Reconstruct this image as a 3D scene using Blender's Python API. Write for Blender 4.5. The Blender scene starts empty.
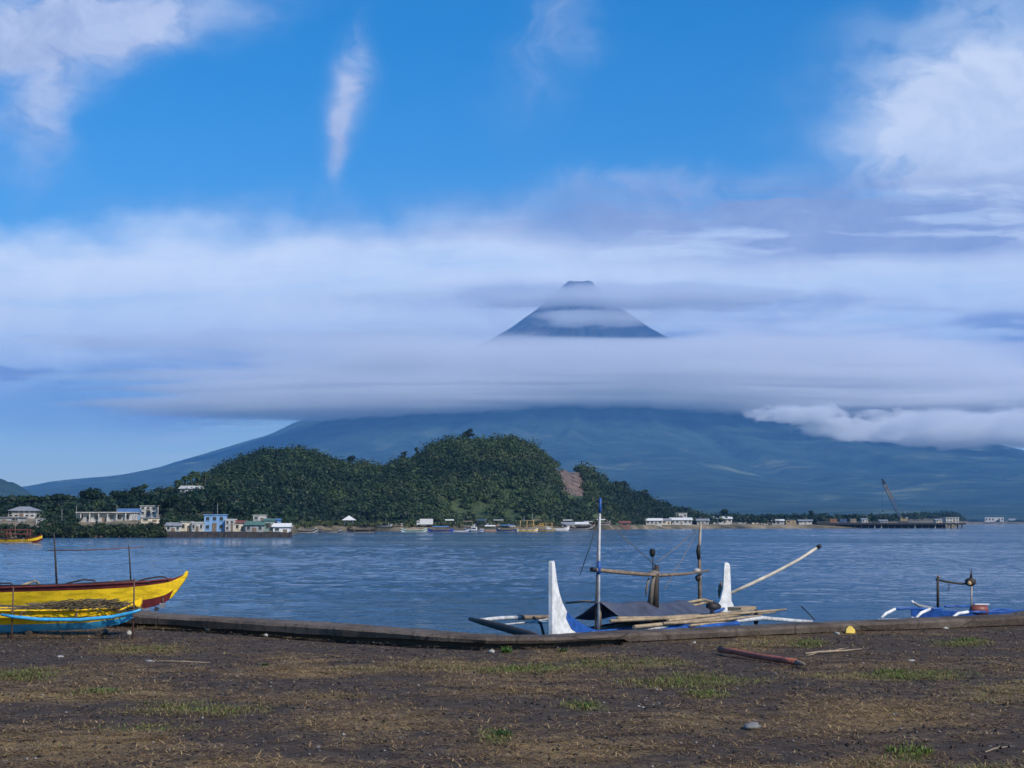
import bpy, bmesh, math, random
import numpy as np
from mathutils import Vector, Matrix

# ------------------------------------------------------------------ camera, sky, sun, exposure
SC = bpy.context.scene
COL = SC.collection
F = 1400.0                       # focal length in picture pixels
HOR = 522.5                      # row of the horizon
EYE = 1.65                       # eye height above the ground of the lot
WATER = -1.95                    # water level
TH = math.atan((HOR - 384.0) / F)
CT, ST = math.cos(TH), math.sin(TH)

def P(x, y, Y):
    """world point at distance Y on the sight line of a picture position"""
    u = (x - 512.0) / F; v = (384.0 - y) / F
    dy = CT - v * ST; dz = ST + v * CT
    t = Y / dy
    return Vector((u * t, Y, EYE + dz * t))

def G(x, y, z=0.0):
    u = (x - 512.0) / F; v = (384.0 - y) / F
    dy = CT - v * ST; dz = ST + v * CT
    t = (z - EYE) / dz
    return Vector((u * t, dy * t, z))

cam_d = bpy.data.cameras.new('camera')
cam = bpy.data.objects.new('camera', cam_d); COL.objects.link(cam)
cam.location = (0, 0, EYE)
cam.rotation_euler = (math.pi / 2 + TH, 0, 0)
cam_d.sensor_width = 36.0
cam_d.lens = 36.0 * F / 1024.0
cam_d.clip_start = 0.1
cam_d.clip_end = 80000
SC.camera = cam

SUN_EL, SUN_AZ = math.radians(38), math.radians(138)     # azimuth from +Y towards +X: behind the camera, to the right
SUN_DIR = Vector((math.cos(SUN_EL) * math.sin(SUN_AZ), math.cos(SUN_EL) * math.cos(SUN_AZ), math.sin(SUN_EL)))
sd = bpy.data.lights.new('sun', 'SUN')
sd.energy = 3.5; sd.angle = math.radians(1.5); sd.color = (1.0, 0.90, 0.77)
sun = bpy.data.objects.new('sun', sd); COL.objects.link(sun)
sun.rotation_euler = SUN_DIR.to_track_quat('Z', 'Y').to_euler()
sun.location = (40, -40, 60)

SC.view_settings.view_transform = 'Standard'
SC.view_settings.look = 'None'
SC.view_settings.exposure = 0.5
SC.view_settings.gamma = 1.0
SC.view_settings.use_curve_mapping = False
SC.render.engine = 'CYCLES'
cy = SC.cycles
cy.use_denoising = True
cy.max_bounces = 12; cy.diffuse_bounces = 2; cy.glossy_bounces = 3; cy.transmission_bounces = 3
cy.volume_bounces = 10; cy.transparent_max_bounces = 8
cy.volume_step_rate = 1.0; cy.volume_max_steps = 256
cy.caustics_reflective = False; cy.caustics_refractive = False
cy.sample_clamp_indirect = 6

# ---- node helper
class N:
    def __init__(s, tree): s.t = tree; s.n = tree.nodes; s.l = tree.links
    def new(s, typ, **kw):
        n = s.n.new(typ)
        for k, v in kw.items(): setattr(n, k, v)
        return n
    def put(s, sock, v):
        if v is None: return
        if isinstance(v, bpy.types.NodeSocket): s.l.new(v, sock)
        else:
            if isinstance(v, (tuple, list)) and sock.type == 'RGBA' and len(v) == 3: v = (*v, 1)
            sock.default_value = v
    def m(s, op, a, b=None, c=None, clamp=False):
        n = s.new('ShaderNodeMath', operation=op, use_clamp=clamp)
        s.put(n.inputs[0], a); s.put(n.inputs[1], b)
        if c is not None: s.put(n.inputs[2], c)
        return n.outputs[0]
    def ss(s, v, lo, hi, a=0.0, b=1.0):
        n = s.new('ShaderNodeMapRange', interpolation_type='SMOOTHSTEP')
        s.put(n.inputs[0], v); s.put(n.inputs[1], lo); s.put(n.inputs[2], hi); s.put(n.inputs[3], a); s.put(n.inputs[4], b)
        return n.outputs[0]
    def mix(s, f, a, b, blend='MIX'):
        n = s.new('ShaderNodeMix', data_type='RGBA', blend_type=blend)
        s.put(n.inputs[0], f); s.put(n.inputs[6], a); s.put(n.inputs[7], b)
        return n.outputs[2]
    def xyz(s, x, y, z=0.0):
        n = s.new('ShaderNodeCombineXYZ')
        s.put(n.inputs[0], x); s.put(n.inputs[1], y); s.put(n.inputs[2], z)
        return n.outputs[0]
    def sep(s, v):
        n = s.new('ShaderNodeSeparateXYZ'); s.put(n.inputs[0], v); return n.outputs
    def noise(s, vec, scale, detail=4, rough=0.55, dist=0.0):
        n = s.new('ShaderNodeTexNoise')
        s.put(n.inputs['Vector'], vec); n.inputs['Scale'].default_value = scale
        n.inputs['Detail'].default_value = detail; n.inputs['Roughness'].default_value = rough
        n.inputs['Distortion'].default_value = dist
        return n.outputs[0]
    def mapv(s, vec, scale=(1, 1, 1), loc=(0, 0, 0), rot=(0, 0, 0)):
        n = s.new('ShaderNodeMapping'); s.put(n.inputs[0], vec)
        n.inputs['Location'].default_value = loc; n.inputs['Rotation'].default_value = rot; n.inputs['Scale'].default_value = scale
        return n.outputs[0]

def build_world():
    w = bpy.data.worlds.new('World'); SC.world = w; w.use_nodes = True
    q = N(w.node_tree); q.n.clear()
    K = 0.115
    sky = q.new('ShaderNodeTexSky', sky_type='NISHITA')
    sky.sun_disc = False; sky.sun_elevation = SUN_EL; sky.sun_rotation = SUN_AZ
    sky.altitude = 0; sky.air_density = 1.0; sky.dust_density = 0.3; sky.ozone_density = 3.0
    hs = q.new('ShaderNodeHueSaturation'); hs.inputs['Saturation'].default_value = 1.5; hs.inputs['Value'].default_value = 0.9
    q.l.new(sky.outputs[0], hs.inputs['Color'])
    base = hs.outputs[0]
    tc = q.new('ShaderNodeTexCoord')
    d = q.sep(tc.outputs['Generated'])
    y = q.m('MAXIMUM', d[1], 0.06)
    a0 = q.m('DIVIDE', d[0], y); b0 = q.m('DIVIDE', d[2], y)       # position on the sky ahead: sideways and upward slope
    def ab(px, py):
        p = P(px, py, 1.0); return p.x, p.z - EYE
    S = 1 / F
    v0 = q.xyz(a0, b0)
    wn = q.new('ShaderNodeTexNoise'); wn.inputs['Scale'].default_value = 14; wn.inputs['Detail'].default_value = 5
    q.l.new(q.mapv(v0, (1, 1.6, 1)), wn.inputs['Vector'])
    wc = q.new('ShaderNodeSeparateColor'); q.l.new(wn.outputs[1], wc.inputs[0])
    wx = q.m('SUBTRACT', wc.outputs[0], 0.5); wy = q.m('SUBTRACT', wc.outputs[1], 0.5)
    a = q.m('MULTIPLY_ADD', wx, 0.085, a0); b = q.m('MULTIPLY_ADD', wy, 0.05, b0)
    aw = q.m('MULTIPLY_ADD', wx, 0.14, a0); bw = q.m('MULTIPLY_ADD', wy, 0.012, b0)
    def blob(px, py, rx, ry, rot=0.0, A=None, B=None):
        """soft ellipse round a sky position, in 1/1400 units"""
        cx, cy_ = ab(px, py); A = A or a; B = B or b
        r = math.radians(rot); c, s_ = math.cos(r), math.sin(r)
        dx = q.m('SUBTRACT', A, cx); dy = q.m('SUBTRACT', B, cy_)
        u = q.m('DIVIDE', q.m('ADD', q.m('MULTIPLY', dx, c), q.m('MULTIPLY', dy, s_)), rx * S)
        v = q.m('DIVIDE', q.m('SUBTRACT', q.m('MULTIPLY', dy, c), q.m('MULTIPLY', dx, s_)), ry * S)
        d2 = q.m('ADD', q.m('MULTIPLY', u, u), q.m('MULTIPLY', v, v))
        return q.m('EXPONENT', q.m('MULTIPLY', d2, -1.0))
    def add(*xs):
        r = xs[0]
        for x in xs[1:]: r = q.m('ADD', r, x)
        return r
    def mul(x, k): return q.m('MULTIPLY', x, k)
    Y = lambda py: ab(512, py)[1]
    fine = q.noise(q.mapv(q.xyz(a, b), (1, 1.3, 1)), 26, 7, 0.62)
    streak = q.noise(q.mapv(q.xyz(aw, bw), (1, 9, 1)), 5.0, 7, 0.55)
    streak2 = q.noise(q.mapv(q.xyz(aw, bw), (1, 14, 1), (3.1, 1.7, 0)), 6.0, 6, 0.55)
    wsp = q.noise(q.mapv(q.xyz(a, b), (1, 0.35, 1), (5, 2, 0), (0, 0, 0.35)), 30, 6, 0.6)
    # the wide pale veil over the middle of the sky
    rise = q.m('MULTIPLY', a0, -0.03)
    bb = q.m('ADD', b, rise)
    veil = mul(q.ss(bb, Y(200), Y(250)), q.ss(b, Y(405), Y(350)))
    veil = mul(veil, q.ss(streak, 0.12, 0.62, 0.62, 1.0))
    low = mul(mul(q.ss(b0, Y(400), Y(430)), q.ss(streak2, 0.50, 0.68)), 0.35)
    # high clouds
    hi = add(mul(blob(35, 28, 120, 44, 12), 1.15), mul(blob(120, 22, 130, 26, 10), 0.75), mul(blob(42, 105, 30, 62, -6), 0.75),
             mul(blob(985, 118, 105, 74, 8), 1.35), mul(blob(1060, 150, 120, 90, 0), 1.2), mul(blob(900, 150, 60, 50, 0), 0.35), mul(blob(960, 10, 90, 26, 10), 0.3))
    hi = mul(hi, q.ss(fine, 0.22, 0.58, 0.45, 1.05))
    wisp = add(mul(blob(351, 84, 15, 38, -10, q.m('MULTIPLY_ADD', wx, 0.02, a0), b), 1.1), mul(blob(337, 140, 9, 36, -8, q.m('MULTIPLY_ADD', wx, 0.02, a0), b), 0.75),
               mul(blob(552, 45, 34, 62, -18), 0.35), mul(blob(640, 190, 130, 16, 5), 0.45), mul(blob(300, 215, 200, 20, 0), 0.2))
    wisp = mul(wisp, q.ss(wsp, 0.32, 0.6, 0.3, 1.25))
    # grey under-lit streaks inside the veil, more of them to the right
    gr = add(mul(blob(800, 208, 330, 26, 3, aw, bw), 0.95), mul(blob(930, 236, 260, 24, 3, aw, bw), 0.95), mul(blob(640, 298, 230, 13, 0, aw, bw), 0.8),
             mul(blob(600, 366, 640, 42, 2, aw, bw), 0.95), mul(blob(30, 372, 110, 11, -3, aw, bw), 0.75), mul(blob(1000, 352, 300, 40, 3, aw, bw), 0.8),
             mul(blob(300, 398, 200, 18, 6, aw, bw), 0.7), mul(blob(20, 60, 60, 22, 10), 0.35))
    gr = mul(gr, q.ss(streak, 0.36, 0.56, 0.15, 1.25))
    grey = q.m('MINIMUM', gr, 0.9)
    shade = q.ss(fine, 0.3, 0.7)
    wcol = q.mix(shade, (7.2 , 7.6, 8.0), (7.9, 8.2, 8.3))
    hcol = q.mix(shade, (3.2, 3.6, 4.9), (4.6, 5.0, 6.0))
    hcol = q.mix(q.ss(a0, .12, .26), hcol, q.mix(shade, (4.6, 5.1, 6.0), (5.8, 6.2, 6.8)))
    white = q.m('MINIMUM', add(q.m('MULTIPLY', veil, 0.93), low), 0.97)
    hic = q.m('MINIMUM', add(hi, wisp), 0.93)
    c1 = q.mix(hic, q.mix(white, base, wcol), hcol)
    gcol = q.mix(shade, (2.0, 2.3, 3.7), (2.6, 3.0, 4.3))
    c2 = q.mix(grey, c1, gcol)
    bg = q.new('ShaderNodeBackground'); q.l.new(c2, bg.inputs[0]); bg.inputs[1].default_value = K
    out = q.new('ShaderNodeOutputWorld'); q.l.new(bg.outputs[0], out.inputs[0])
build_world()

# ------------------------------------------------------------------ helpers
RNG = np.random.default_rng(7)
random.seed(7)

def vnoise(x, y, seed=0):
    x = np.asarray(x, float); y = np.asarray(y, float)
    xi = np.floor(x).astype(np.int64); yi = np.floor(y).astype(np.int64)
    fx = x - xi; fy = y - yi
    fx = fx * fx * (3 - 2 * fx); fy = fy * fy * (3 - 2 * fy)
    def h(i, j):
        n = (i * 374761393 + j * 668265263 + seed * 974711) & 0x7fffffff
        n = ((n ^ (n >> 13)) * 1274126177) & 0x7fffffff
        return ((n ^ (n >> 16)) & 0xffff) / 65535.0
    a = h(xi, yi); b = h(xi + 1, yi); c = h(xi, yi + 1); d = h(xi + 1, yi + 1)
    return (a * (1 - fx) + b * fx) * (1 - fy) + (c * (1 - fx) + d * fx) * fy

def fbm(x, y, oct=4, seed=0, gain=0.5):
    s = 0; a = 1; t = 0
    for o in range(oct):
        s = s + a * vnoise(np.asarray(x) * 2 ** o, np.asarray(y) * 2 ** o, seed + o * 17); t += a; a *= gain
    return s / t

def tag(o, label=None, cat=None, group=None, kind=None):
    if label: o['label'] = label
    if cat: o['category'] = cat
    if group: o['group'] = group
    if kind: o['kind'] = kind
    return o

def empty(name, loc, label=None, cat=None, group=None, rz=0.0):
    o = bpy.data.objects.new(name, None); COL.objects.link(o)
    o.location = loc; o.rotation_euler = (0, 0, rz); o.empty_display_size = 0.3
    return tag(o, label, cat, group)

def mesh_obj(name, me, mats, parent=None, loc=None):
    o = bpy.data.objects.new(name, me); COL.objects.link(o)
    for m in (mats if isinstance(mats, (list, tuple)) else [mats]):
        if m and me.users <= 1: me.materials.append(m)
    if parent is not None: o.parent = parent
    if loc is not None: o.location = loc
    return o

def copy_tree(o, parent=None):
    c = o.copy(); COL.objects.link(c)
    if parent is not None: c.parent = parent
    for ch in [k for k in bpy.data.objects if k.parent == o]:
        copy_tree(ch, c)
    return c

class MB:
    """collects shapes and links them as one mesh object"""
    def __init__(s): s.v = []; s.f = []; s.mi = []; s.sm = []
    def add(s, vs, fs, mi=0, smooth=False):
        b = len(s.v); s.v += [tuple(v) for v in vs]
        for f in fs: s.f.append([i + b for i in f]); s.mi.append(mi); s.sm.append(smooth)
        return s
    def box(s, c, d, rz=0.0, mi=0, taper=1.0, rx=0.0, ry=0.0):
        M = Matrix.Rotation(rz, 3, 'Z') @ Matrix.Rotation(ry, 3, 'Y') @ Matrix.Rotation(rx, 3, 'X')
        vs = []
        for z in (-.5, .5):
            k = taper if z > 0 else 1
            for x, y in ((-.5, -.5), (.5, -.5), (.5, .5), (-.5, .5)):
                vs.append(Vector(c) + M @ Vector((x * d[0] * k, y * d[1] * k, z * d[2])))
        return s.add(vs, [(3, 2, 1, 0), (4, 5, 6, 7), (0, 1, 5, 4), (1, 2, 6, 5), (2, 3, 7, 6), (3, 0, 4, 7)], mi)
    def tube(s, pts, r, n=8, mi=0, cap=True):
        pts = [Vector(p) for p in pts]
        if not isinstance(r, (list, tuple)): r = [r] * len(pts)
        vs = []; up = Vector((0, 0, 1))
        for i, p in enumerate(pts):
            t = (pts[min(i + 1, len(pts) - 1)] - pts[max(i - 1, 0)]).normalized()
            ref = up if abs(t.z) < 0.9 else Vector((1, 0, 0))
            a = t.cross(ref).normalized(); b = t.cross(a).normalized()
            for k in range(n):
                an = 2 * math.pi * k / n
                vs.append(p + (a * math.cos(an) + b * math.sin(an)) * r[i])
        fs = []
        for i in range(len(pts) - 1):
            for k in range(n):
                k2 = (k + 1) % n
                fs.append((i * n + k, i * n + k2, (i + 1) * n + k2, (i + 1) * n + k))
        s.add(vs, fs, mi, True)
        if cap:
            b = len(s.v) - len(vs)
            s.f.append([b + k for k in range(n)][::-1]); s.mi.append(mi); s.sm.append(False)
            s.f.append([b + (len(pts) - 1) * n + k for k in range(n)]); s.mi.append(mi); s.sm.append(False)
        return s
    def prism(s, outline, thick, mi=0, M=None):
        """outline in (x,z), thickness along y, M maps local to world"""
        n = len(outline); vs = [(x, -thick / 2, z) for x, z in outline] + [(x, thick / 2, z) for x, z in outline]
        if M: vs = [M @ Vector(v) for v in vs]
        fs = [list(range(n)), list(range(n, 2 * n))[::-1]] + [((i + 1) % n, i, n + i, n + (i + 1) % n) for i in range(n)]
        return s.add(vs, fs, mi)
    def blob(s, c, r, seed=0, mi=0, sub=2, amp=0.25, z=1.0):
        bm = bmesh.new(); bmesh.ops.create_icosphere(bm, subdivisions=sub, radius=1)
        rr = np.random.default_rng(seed); of = rr.random(3) * 50
        vs = []
        for v in bm.verts:
            k = 1 + amp * (fbm(v.co.x * 1.6 + of[0] + v.co.z, v.co.y * 1.6 + of[1] - v.co.z * .7, 3, seed) - .5) * 2
            vs.append((c[0] + v.co.x * r[0] * k, c[1] + v.co.y * r[1] * k, c[2] + v.co.z * r[2] * k))
        fs = [[v.index for v in f.verts] for f in bm.faces]; bm.free()
        return s.add(vs, fs, mi, True)
    def lathe(s, prof, c=(0, 0, 0), n=16, mi=0):
        vs = []
        for r, z in prof:
            for k in range(n):
                an = 2 * math.pi * k / n; vs.append((c[0] + r * math.cos(an), c[1] + r * math.sin(an), c[2] + z))
        fs = []
        for i in range(len(prof) - 1):
            for k in range(n):
                k2 = (k + 1) % n; fs.append((i * n + k, i * n + k2, (i + 1) * n + k2, (i + 1) * n + k))
        return s.add(vs, fs, mi, True)
    def mesh(s, name, mats):
        me = bpy.data.meshes.new(name); me.from_pydata(s.v, [], s.f); me.update()
        me.polygons.foreach_set('material_index', s.mi); me.polygons.foreach_set('use_smooth', s.sm)
        for m in (mats if isinstance(mats, (list, tuple)) else [mats]): me.materials.append(m)
        return me
    def build(s, name, mats, parent=None, loc=None, base=None):
        if base is not None:
            b = Vector(base); s.v = [tuple(Vector(v) - b) for v in s.v]
        me = s.mesh(name, mats)
        o = bpy.data.objects.new(name, me); COL.objects.link(o)
        if parent is not None: o.parent = parent
        if loc is not None: o.location = loc
        elif base is not None and parent is None: o.location = base
        return o

def np_mesh(name, V, Q, mats, col=None, smooth=False):
    """mesh from numpy verts (n,3) and equal-sided faces (m,k), with an optional colour per vertex"""
    me = bpy.data.meshes.new(name)
    V = np.ascontiguousarray(V, np.float32); Q = np.ascontiguousarray(Q, np.int32); m, k = Q.shape
    me.vertices.add(len(V)); me.vertices.foreach_set('co', V.ravel())
    me.loops.add(m * k); me.loops.foreach_set('vertex_index', Q.ravel())
    me.polygons.add(m); me.polygons.foreach_set('loop_start', np.arange(0, m * k, k, dtype=np.int32))
    try: me.polygons.foreach_set('loop_total', np.full(m, k, np.int32))
    except Exception: pass
    if smooth: me.polygons.foreach_set('use_smooth', np.ones(m, bool))
    if col is not None:
        at = me.attributes.new('tint', 'FLOAT_COLOR', 'POINT')
        c4 = np.ones((len(V), 4), np.float32); c4[:, :3] = col; at.data.foreach_set('color', c4.ravel())
    me.update(calc_edges=True); me.validate()
    for mt in (mats if isinstance(mats, (list, tuple)) else [mats]): me.materials.append(mt)
    return me

def grid_faces(nu, nv):
    i, j = np.meshgrid(np.arange(nu - 1), np.arange(nv - 1), indexing='ij')
    b = (i * nv + j).ravel()
    return np.stack([b, b + nv, b + nv + 1, b + 1], 1)

# ------------------------------------------------------------------ materials
def new_mat(name):
    m = bpy.data.materials.new(name); m.use_nodes = True
    q = N(m.node_tree); q.n.clear()
    out = q.new('ShaderNodeOutputMaterial'); p = q.new('ShaderNodeBsdfPrincipled')
    q.l.new(p.outputs[0], out.inputs[0])
    return m, q, p, out

MATS = {}
def mat(name, col, rough=0.6, var=0.25, scale=4.0, col2=None, bump=0.0, metal=0.0, spec=0.4, stretch=(1, 1, 1)):
    """plain weathered paint, wood, concrete and the like: two tones of the colour through a noise"""
    if name in MATS: return MATS[name]
    m, q, p, out = new_mat(name)
    tc = q.new('ShaderNodeTexCoord')
    vec = q.mapv(tc.outputs['Object'], stretch)
    n1 = q.noise(vec, scale, 6, 0.62)
    n2 = q.noise(vec, scale * 6.3, 3, 0.6)
    f = q.m('ADD', q.m('MULTIPLY', n1, 0.7), q.m('MULTIPLY', n2, 0.3))
    dark = tuple(c * (1 - var) for c in col) if col2 is None else col2
    light = tuple(min(1, c * (1 + var * .35)) for c in col)
    q.l.new(q.mix(q.ss(f, 0.36, 0.62), dark, light), p.inputs['Base Color'])
    q.put(p.inputs['Roughness'], q.ss(n1, 0.2, 0.8, max(0, rough - .1), min(1, rough + .12)))
    p.inputs['Metallic'].default_value = metal; p.inputs['Specular IOR Level'].default_value = spec
    if bump:
        bn = q.new('ShaderNodeBump'); bn.inputs['Strength'].default_value = bump; bn.inputs['Distance'].default_value = 0.02
        q.l.new(f, bn.inputs['Height']); q.l.new(bn.outputs[0], p.inputs['Normal'])
    MATS[name] = m; return m

def leaf_mat(name, trans=0.25):
    if name in MATS: return MATS[name]
    m, q, p, out = new_mat(name)
    at = q.new('ShaderNodeAttribute', attribute_name='tint')
    q.l.new(at.outputs['Color'], p.inputs['Base Color'])
    p.inputs['Roughness'].default_value = 0.6; p.inputs['Specular IOR Level'].default_value = 0.25
    tr = q.new('ShaderNodeBsdfTranslucent'); q.l.new(at.outputs['Color'], tr.inputs[0])
    mx = q.new('ShaderNodeMixShader'); mx.inputs[0].default_value = trans
    q.l.new(p.outputs[0], mx.inputs[1]); q.l.new(tr.outputs[0], mx.inputs[2]); q.l.new(mx.outputs[0], out.inputs[0])
    MATS[name] = m; return m
LEAF = leaf_mat('leaves', 0.2)
BLADE = leaf_mat('grass_blades', 0.15)

WHITE = mat('white_paint', (0.68, 0.685, 0.68), 0.55, 0.28, 4.0)
BLUE = mat('blue_paint', (0.022, 0.095, 0.36), 0.5, 0.5, 4.0)
SKYBLUE = mat('light_blue_paint', (0.05, 0.36, 0.68), 0.45, 0.3, 4.0)
YELLOW = mat('yellow_paint', (0.88, 0.56, 0.012), 0.5, 0.38, 2.4, stretch=(.5, 1, 2.5))
MAROON = mat('maroon_paint', (0.14, 0.022, 0.02), 0.5, 0.35, 3.0)
BAMBOO = mat('bamboo', (0.33, 0.25, 0.155), 0.55, 0.4, 3.0, bump=0.2)
WOOD = mat('grey_weathered_wood', (0.20, 0.15, 0.11), 0.75, 0.5, 5.0, bump=0.3)
DARKWOOD = mat('dark_wood', (0.035, 0.028, 0.024), 0.7, 0.4, 5.0, bump=0.3)
BLACK = mat('black_rubber', (0.012, 0.012, 0.014), 0.6, 0.3, 4.0)
TARP = mat('navy_tarpaulin', (0.06, 0.068, 0.10), 0.55, 0.35, 2.0, bump=0.25)
RUST = mat('rusty_steel', (0.32, 0.10, 0.07), 0.75, 0.5, 9.0, bump=0.4)
ROPE = mat('rope', (0.16, 0.14, 0.12), 0.8, 0.3, 8.0)
CONC = mat('concrete', (0.30, 0.29, 0.27), 0.8, 0.35, 2.0, bump=0.2)
GLASS = mat('window_glass', (0.02, 0.03, 0.04), 0.12, 0.3, 1.0, spec=0.6)
TIN = mat('grey_tin_roof', (0.30, 0.31, 0.33), 0.5, 0.3, 1.5, metal=0.2)
REDROOF = mat('red_tin_roof', (0.20, 0.07, 0.05), 0.55, 0.35, 1.5)
GREENROOF = mat('green_tin_roof', (0.08, 0.16, 0.13), 0.55, 0.3, 1.5)
BLUEROOF = mat('blue_tin_roof', (0.08, 0.16, 0.32), 0.5, 0.3, 1.5)
HWALL = mat('white_house_wall', (0.47, 0.465, 0.45), 0.7, 0.42, 0.8)
CREAM = mat('cream_house_wall', (0.60, 0.53, 0.42), 0.7, 0.25, 0.8)
BWALL = mat('light_blue_house_wall', (0.20, 0.36, 0.60), 0.65, 0.22, 0.8)
GWALL = mat('grey_house_wall', (0.32, 0.33, 0.34), 0.75, 0.3, 0.8)
BARK = mat('bark', (0.10, 0.075, 0.055), 0.85, 0.45, 2.0, bump=0.3)
STEEL = mat('grey_steel', (0.24, 0.25, 0.27), 0.5, 0.3, 2.0)

def make_ground_mat():
    m, q, p, out = new_mat('black_sand_with_dry_grass')
    tc = q.new('ShaderNodeTexCoord'); o = tc.outputs['Object']
    at = q.new('ShaderNodeAttribute', attribute_name='tint')
    s = q.sep(at.outputs['Color'])          # r: dry litter, g: living grass
    big = q.noise(o, 0.55, 5, 0.6); mid = q.noise(o, 5.0, 6, 0.65); fine = q.noise(o, 42.0, 5, 0.7); grit = q.noise(o, 190.0, 3, 0.7)
    sand = q.mix(q.ss(mid, 0.35, 0.65), (0.040, 0.028, 0.021), (0.080, 0.058, 0.044))
    sand = q.mix(q.ss(grit, 0.50, 0.75), sand, (0.115, 0.094, 0.084))
    sand = q.mix(q.m('MULTIPLY', q.ss(grit, 0.46, 0.30), 0.7), sand, (0.008, 0.007, 0.008))
    straw = q.mix(q.ss(fine, 0.36, 0.64), (0.105, 0.066, 0.030), (0.40, 0.265, 0.105))
    k = q.m('ADD', s[0], q.m('MULTIPLY', q.m('SUBTRACT', q.m('ADD', q.m('MULTIPLY', mid, .55), q.m('MULTIPLY', fine, .45)), 0.5), 2.2))
    c = q.mix(q.m('MULTIPLY', q.ss(k, 0.22, 0.92), 0.75), sand, straw)
    gcol = q.mix(q.ss(fine, 0.35, 0.65), (0.050, 0.055, 0.018), (0.15, 0.155, 0.050))
    kg = q.m('ADD', s[1], q.m('MULTIPLY', q.m('SUBTRACT', fine, 0.5), 1.8))
    c = q.mix(q.m('MULTIPLY', q.ss(kg, 0.22, 0.8), 0.75), c, gcol)
    q.l.new(c, p.inputs['Base Color']); p.inputs['Roughness'].default_value = 0.9; p.inputs['Specular IOR Level'].default_value = 0.2
    h = q.m('ADD', q.m('MULTIPLY', fine, 0.6), q.m('ADD', q.m('MULTIPLY', grit, 0.25), q.m('MULTIPLY', mid, 0.8)))
    bn = q.new('ShaderNodeBump'); bn.inputs['Strength'].default_value = 0.9; bn.inputs['Distance'].default_value = 0.03
    q.l.new(h, bn.inputs['Height']); q.l.new(bn.outputs[0], p.inputs['Normal'])
    return m

def make_water_mat():
    m, q, p, out = new_mat('sea_water')
    tc = q.new('ShaderNodeTexCoord'); o = tc.outputs['Object']
    p.inputs['Base Color'].default_value = (0.014, 0.060, 0.125, 1)
    p.inputs['IOR'].default_value = 1.33; p.inputs['Roughness'].default_value = 0.06
    p.inputs['Specular IOR Level'].default_value = 0.5
    w1 = q.noise(q.mapv(o, (0.75, 1.0, 1), rot=(0, 0, 0.25)), 0.75, 5, 0.6)
    w2 = q.noise(q.mapv(o, (0.6, 1.0, 1), rot=(0, 0, -0.35)), 2.6, 4, 0.6)
    w3 = q.noise(q.mapv(o, (0.5, 1.0, 1)), 0.12, 3, 0.5)
    calm = q.ss(q.noise(q.mapv(o, (0.35, 1.0, 1)), 0.022, 4, 0.55), 0.32, 0.62, 0.35, 1.0)
    w4 = q.noise(q.mapv(o, (0.55, 1.0, 1), rot=(0, 0, 0.1)), 0.30, 4, 0.55)
    h = q.m('ADD', q.m('ADD', q.m('MULTIPLY', w1, 0.75), q.m('MULTIPLY', w4, .8)), q.m('ADD', q.m('MULTIPLY', w2, 0.16), q.m('MULTIPLY', w3, 1.0)))
    bn = q.new('ShaderNodeBump'); bn.inputs['Distance'].default_value = 1.0
    q.l.new(q.m('MULTIPLY', calm, 0.6), bn.inputs['Strength'])
    q.l.new(h, bn.inputs['Height']); q.l.new(bn.outputs[0], p.inputs['Normal'])
    return m

def make_volcano_mat():
    m, q, p, out = new_mat('volcano_slopes')
    g = q.new('ShaderNodeNewGeometry'); pos = g.outputs['Position']; s = q.sep(pos)
    n1 = q.noise(pos, 0.0011, 7, 0.6); n2 = q.noise(pos, 0.0042, 6, 0.65); n3 = q.noise(q.mapv(pos, (1, 1.6, 1)), 0.0019, 5, 0.6, 0.4)
    wood = q.mix(q.ss(n2, 0.35, 0.65), (0.018, 0.040, 0.034), (0.045, 0.080, 0.058))
    field = q.mix(q.ss(n2, 0.4, 0.6), (0.075, 0.115, 0.070), (0.17, 0.19, 0.11))
    hz = q.ss(s[2], 900, 250)
    c = q.mix(q.m('MULTIPLY', q.ss(n3, 0.54, 0.68), hz), wood, field)
    rock = q.mix(q.ss(n2, 0.35, 0.65), (0.045, 0.042, 0.045), (0.12, 0.105, 0.10))
    k = q.m('ADD', s[2], q.m('MULTIPLY', q.m('SUBTRACT', n1, 0.5), 900))
    c = q.mix(q.ss(k, 1250, 1800), c, rock)
    q.l.new(c, p.inputs['Base Color']); p.inputs['Roughness'].default_value = 0.9; p.inputs['Specular IOR Level'].default_value = 0.1
    bn = q.new('ShaderNodeBump'); bn.inputs['Strength'].default_value = 0.8; bn.inputs['Distance'].default_value = 60
    q.l.new(n2, bn.inputs['Height']); q.l.new(bn.outputs[0], p.inputs['Normal'])
    return m

def make_land_mat(name, a, b, c3, sc):
    m, q, p, out = new_mat(name)
    g = q.new('ShaderNodeNewGeometry'); pos = g.outputs['Position']
    n1 = q.noise(pos, sc, 6, 0.6); n2 = q.noise(pos, sc * 9, 4, 0.6)
    c = q.mix(q.ss(n1, 0.36, 0.62), a, b); c = q.mix(q.m('MULTIPLY', q.ss(n2, 0.45, 0.7), 0.7), c, c3)
    q.l.new(c, p.inputs['Base Color']); p.inputs['Roughness'].default_value = 0.9; p.inputs['Specular IOR Level'].default_value = 0.15
    return m

# ------------------------------------------------------------------ terrain
def shore_Y(x):
    """distance of the far shoreline along each sight column"""
    return np.interp(x, [-900, 0, 160, 288, 300, 330, 540, 600, 650, 720, 830, 955, 968, 1200, 2000],
                     [300, 336, 336, 345, 520, 590, 600, 690, 790, 850, 900, 930, 2900, 3300, 3300])

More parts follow.
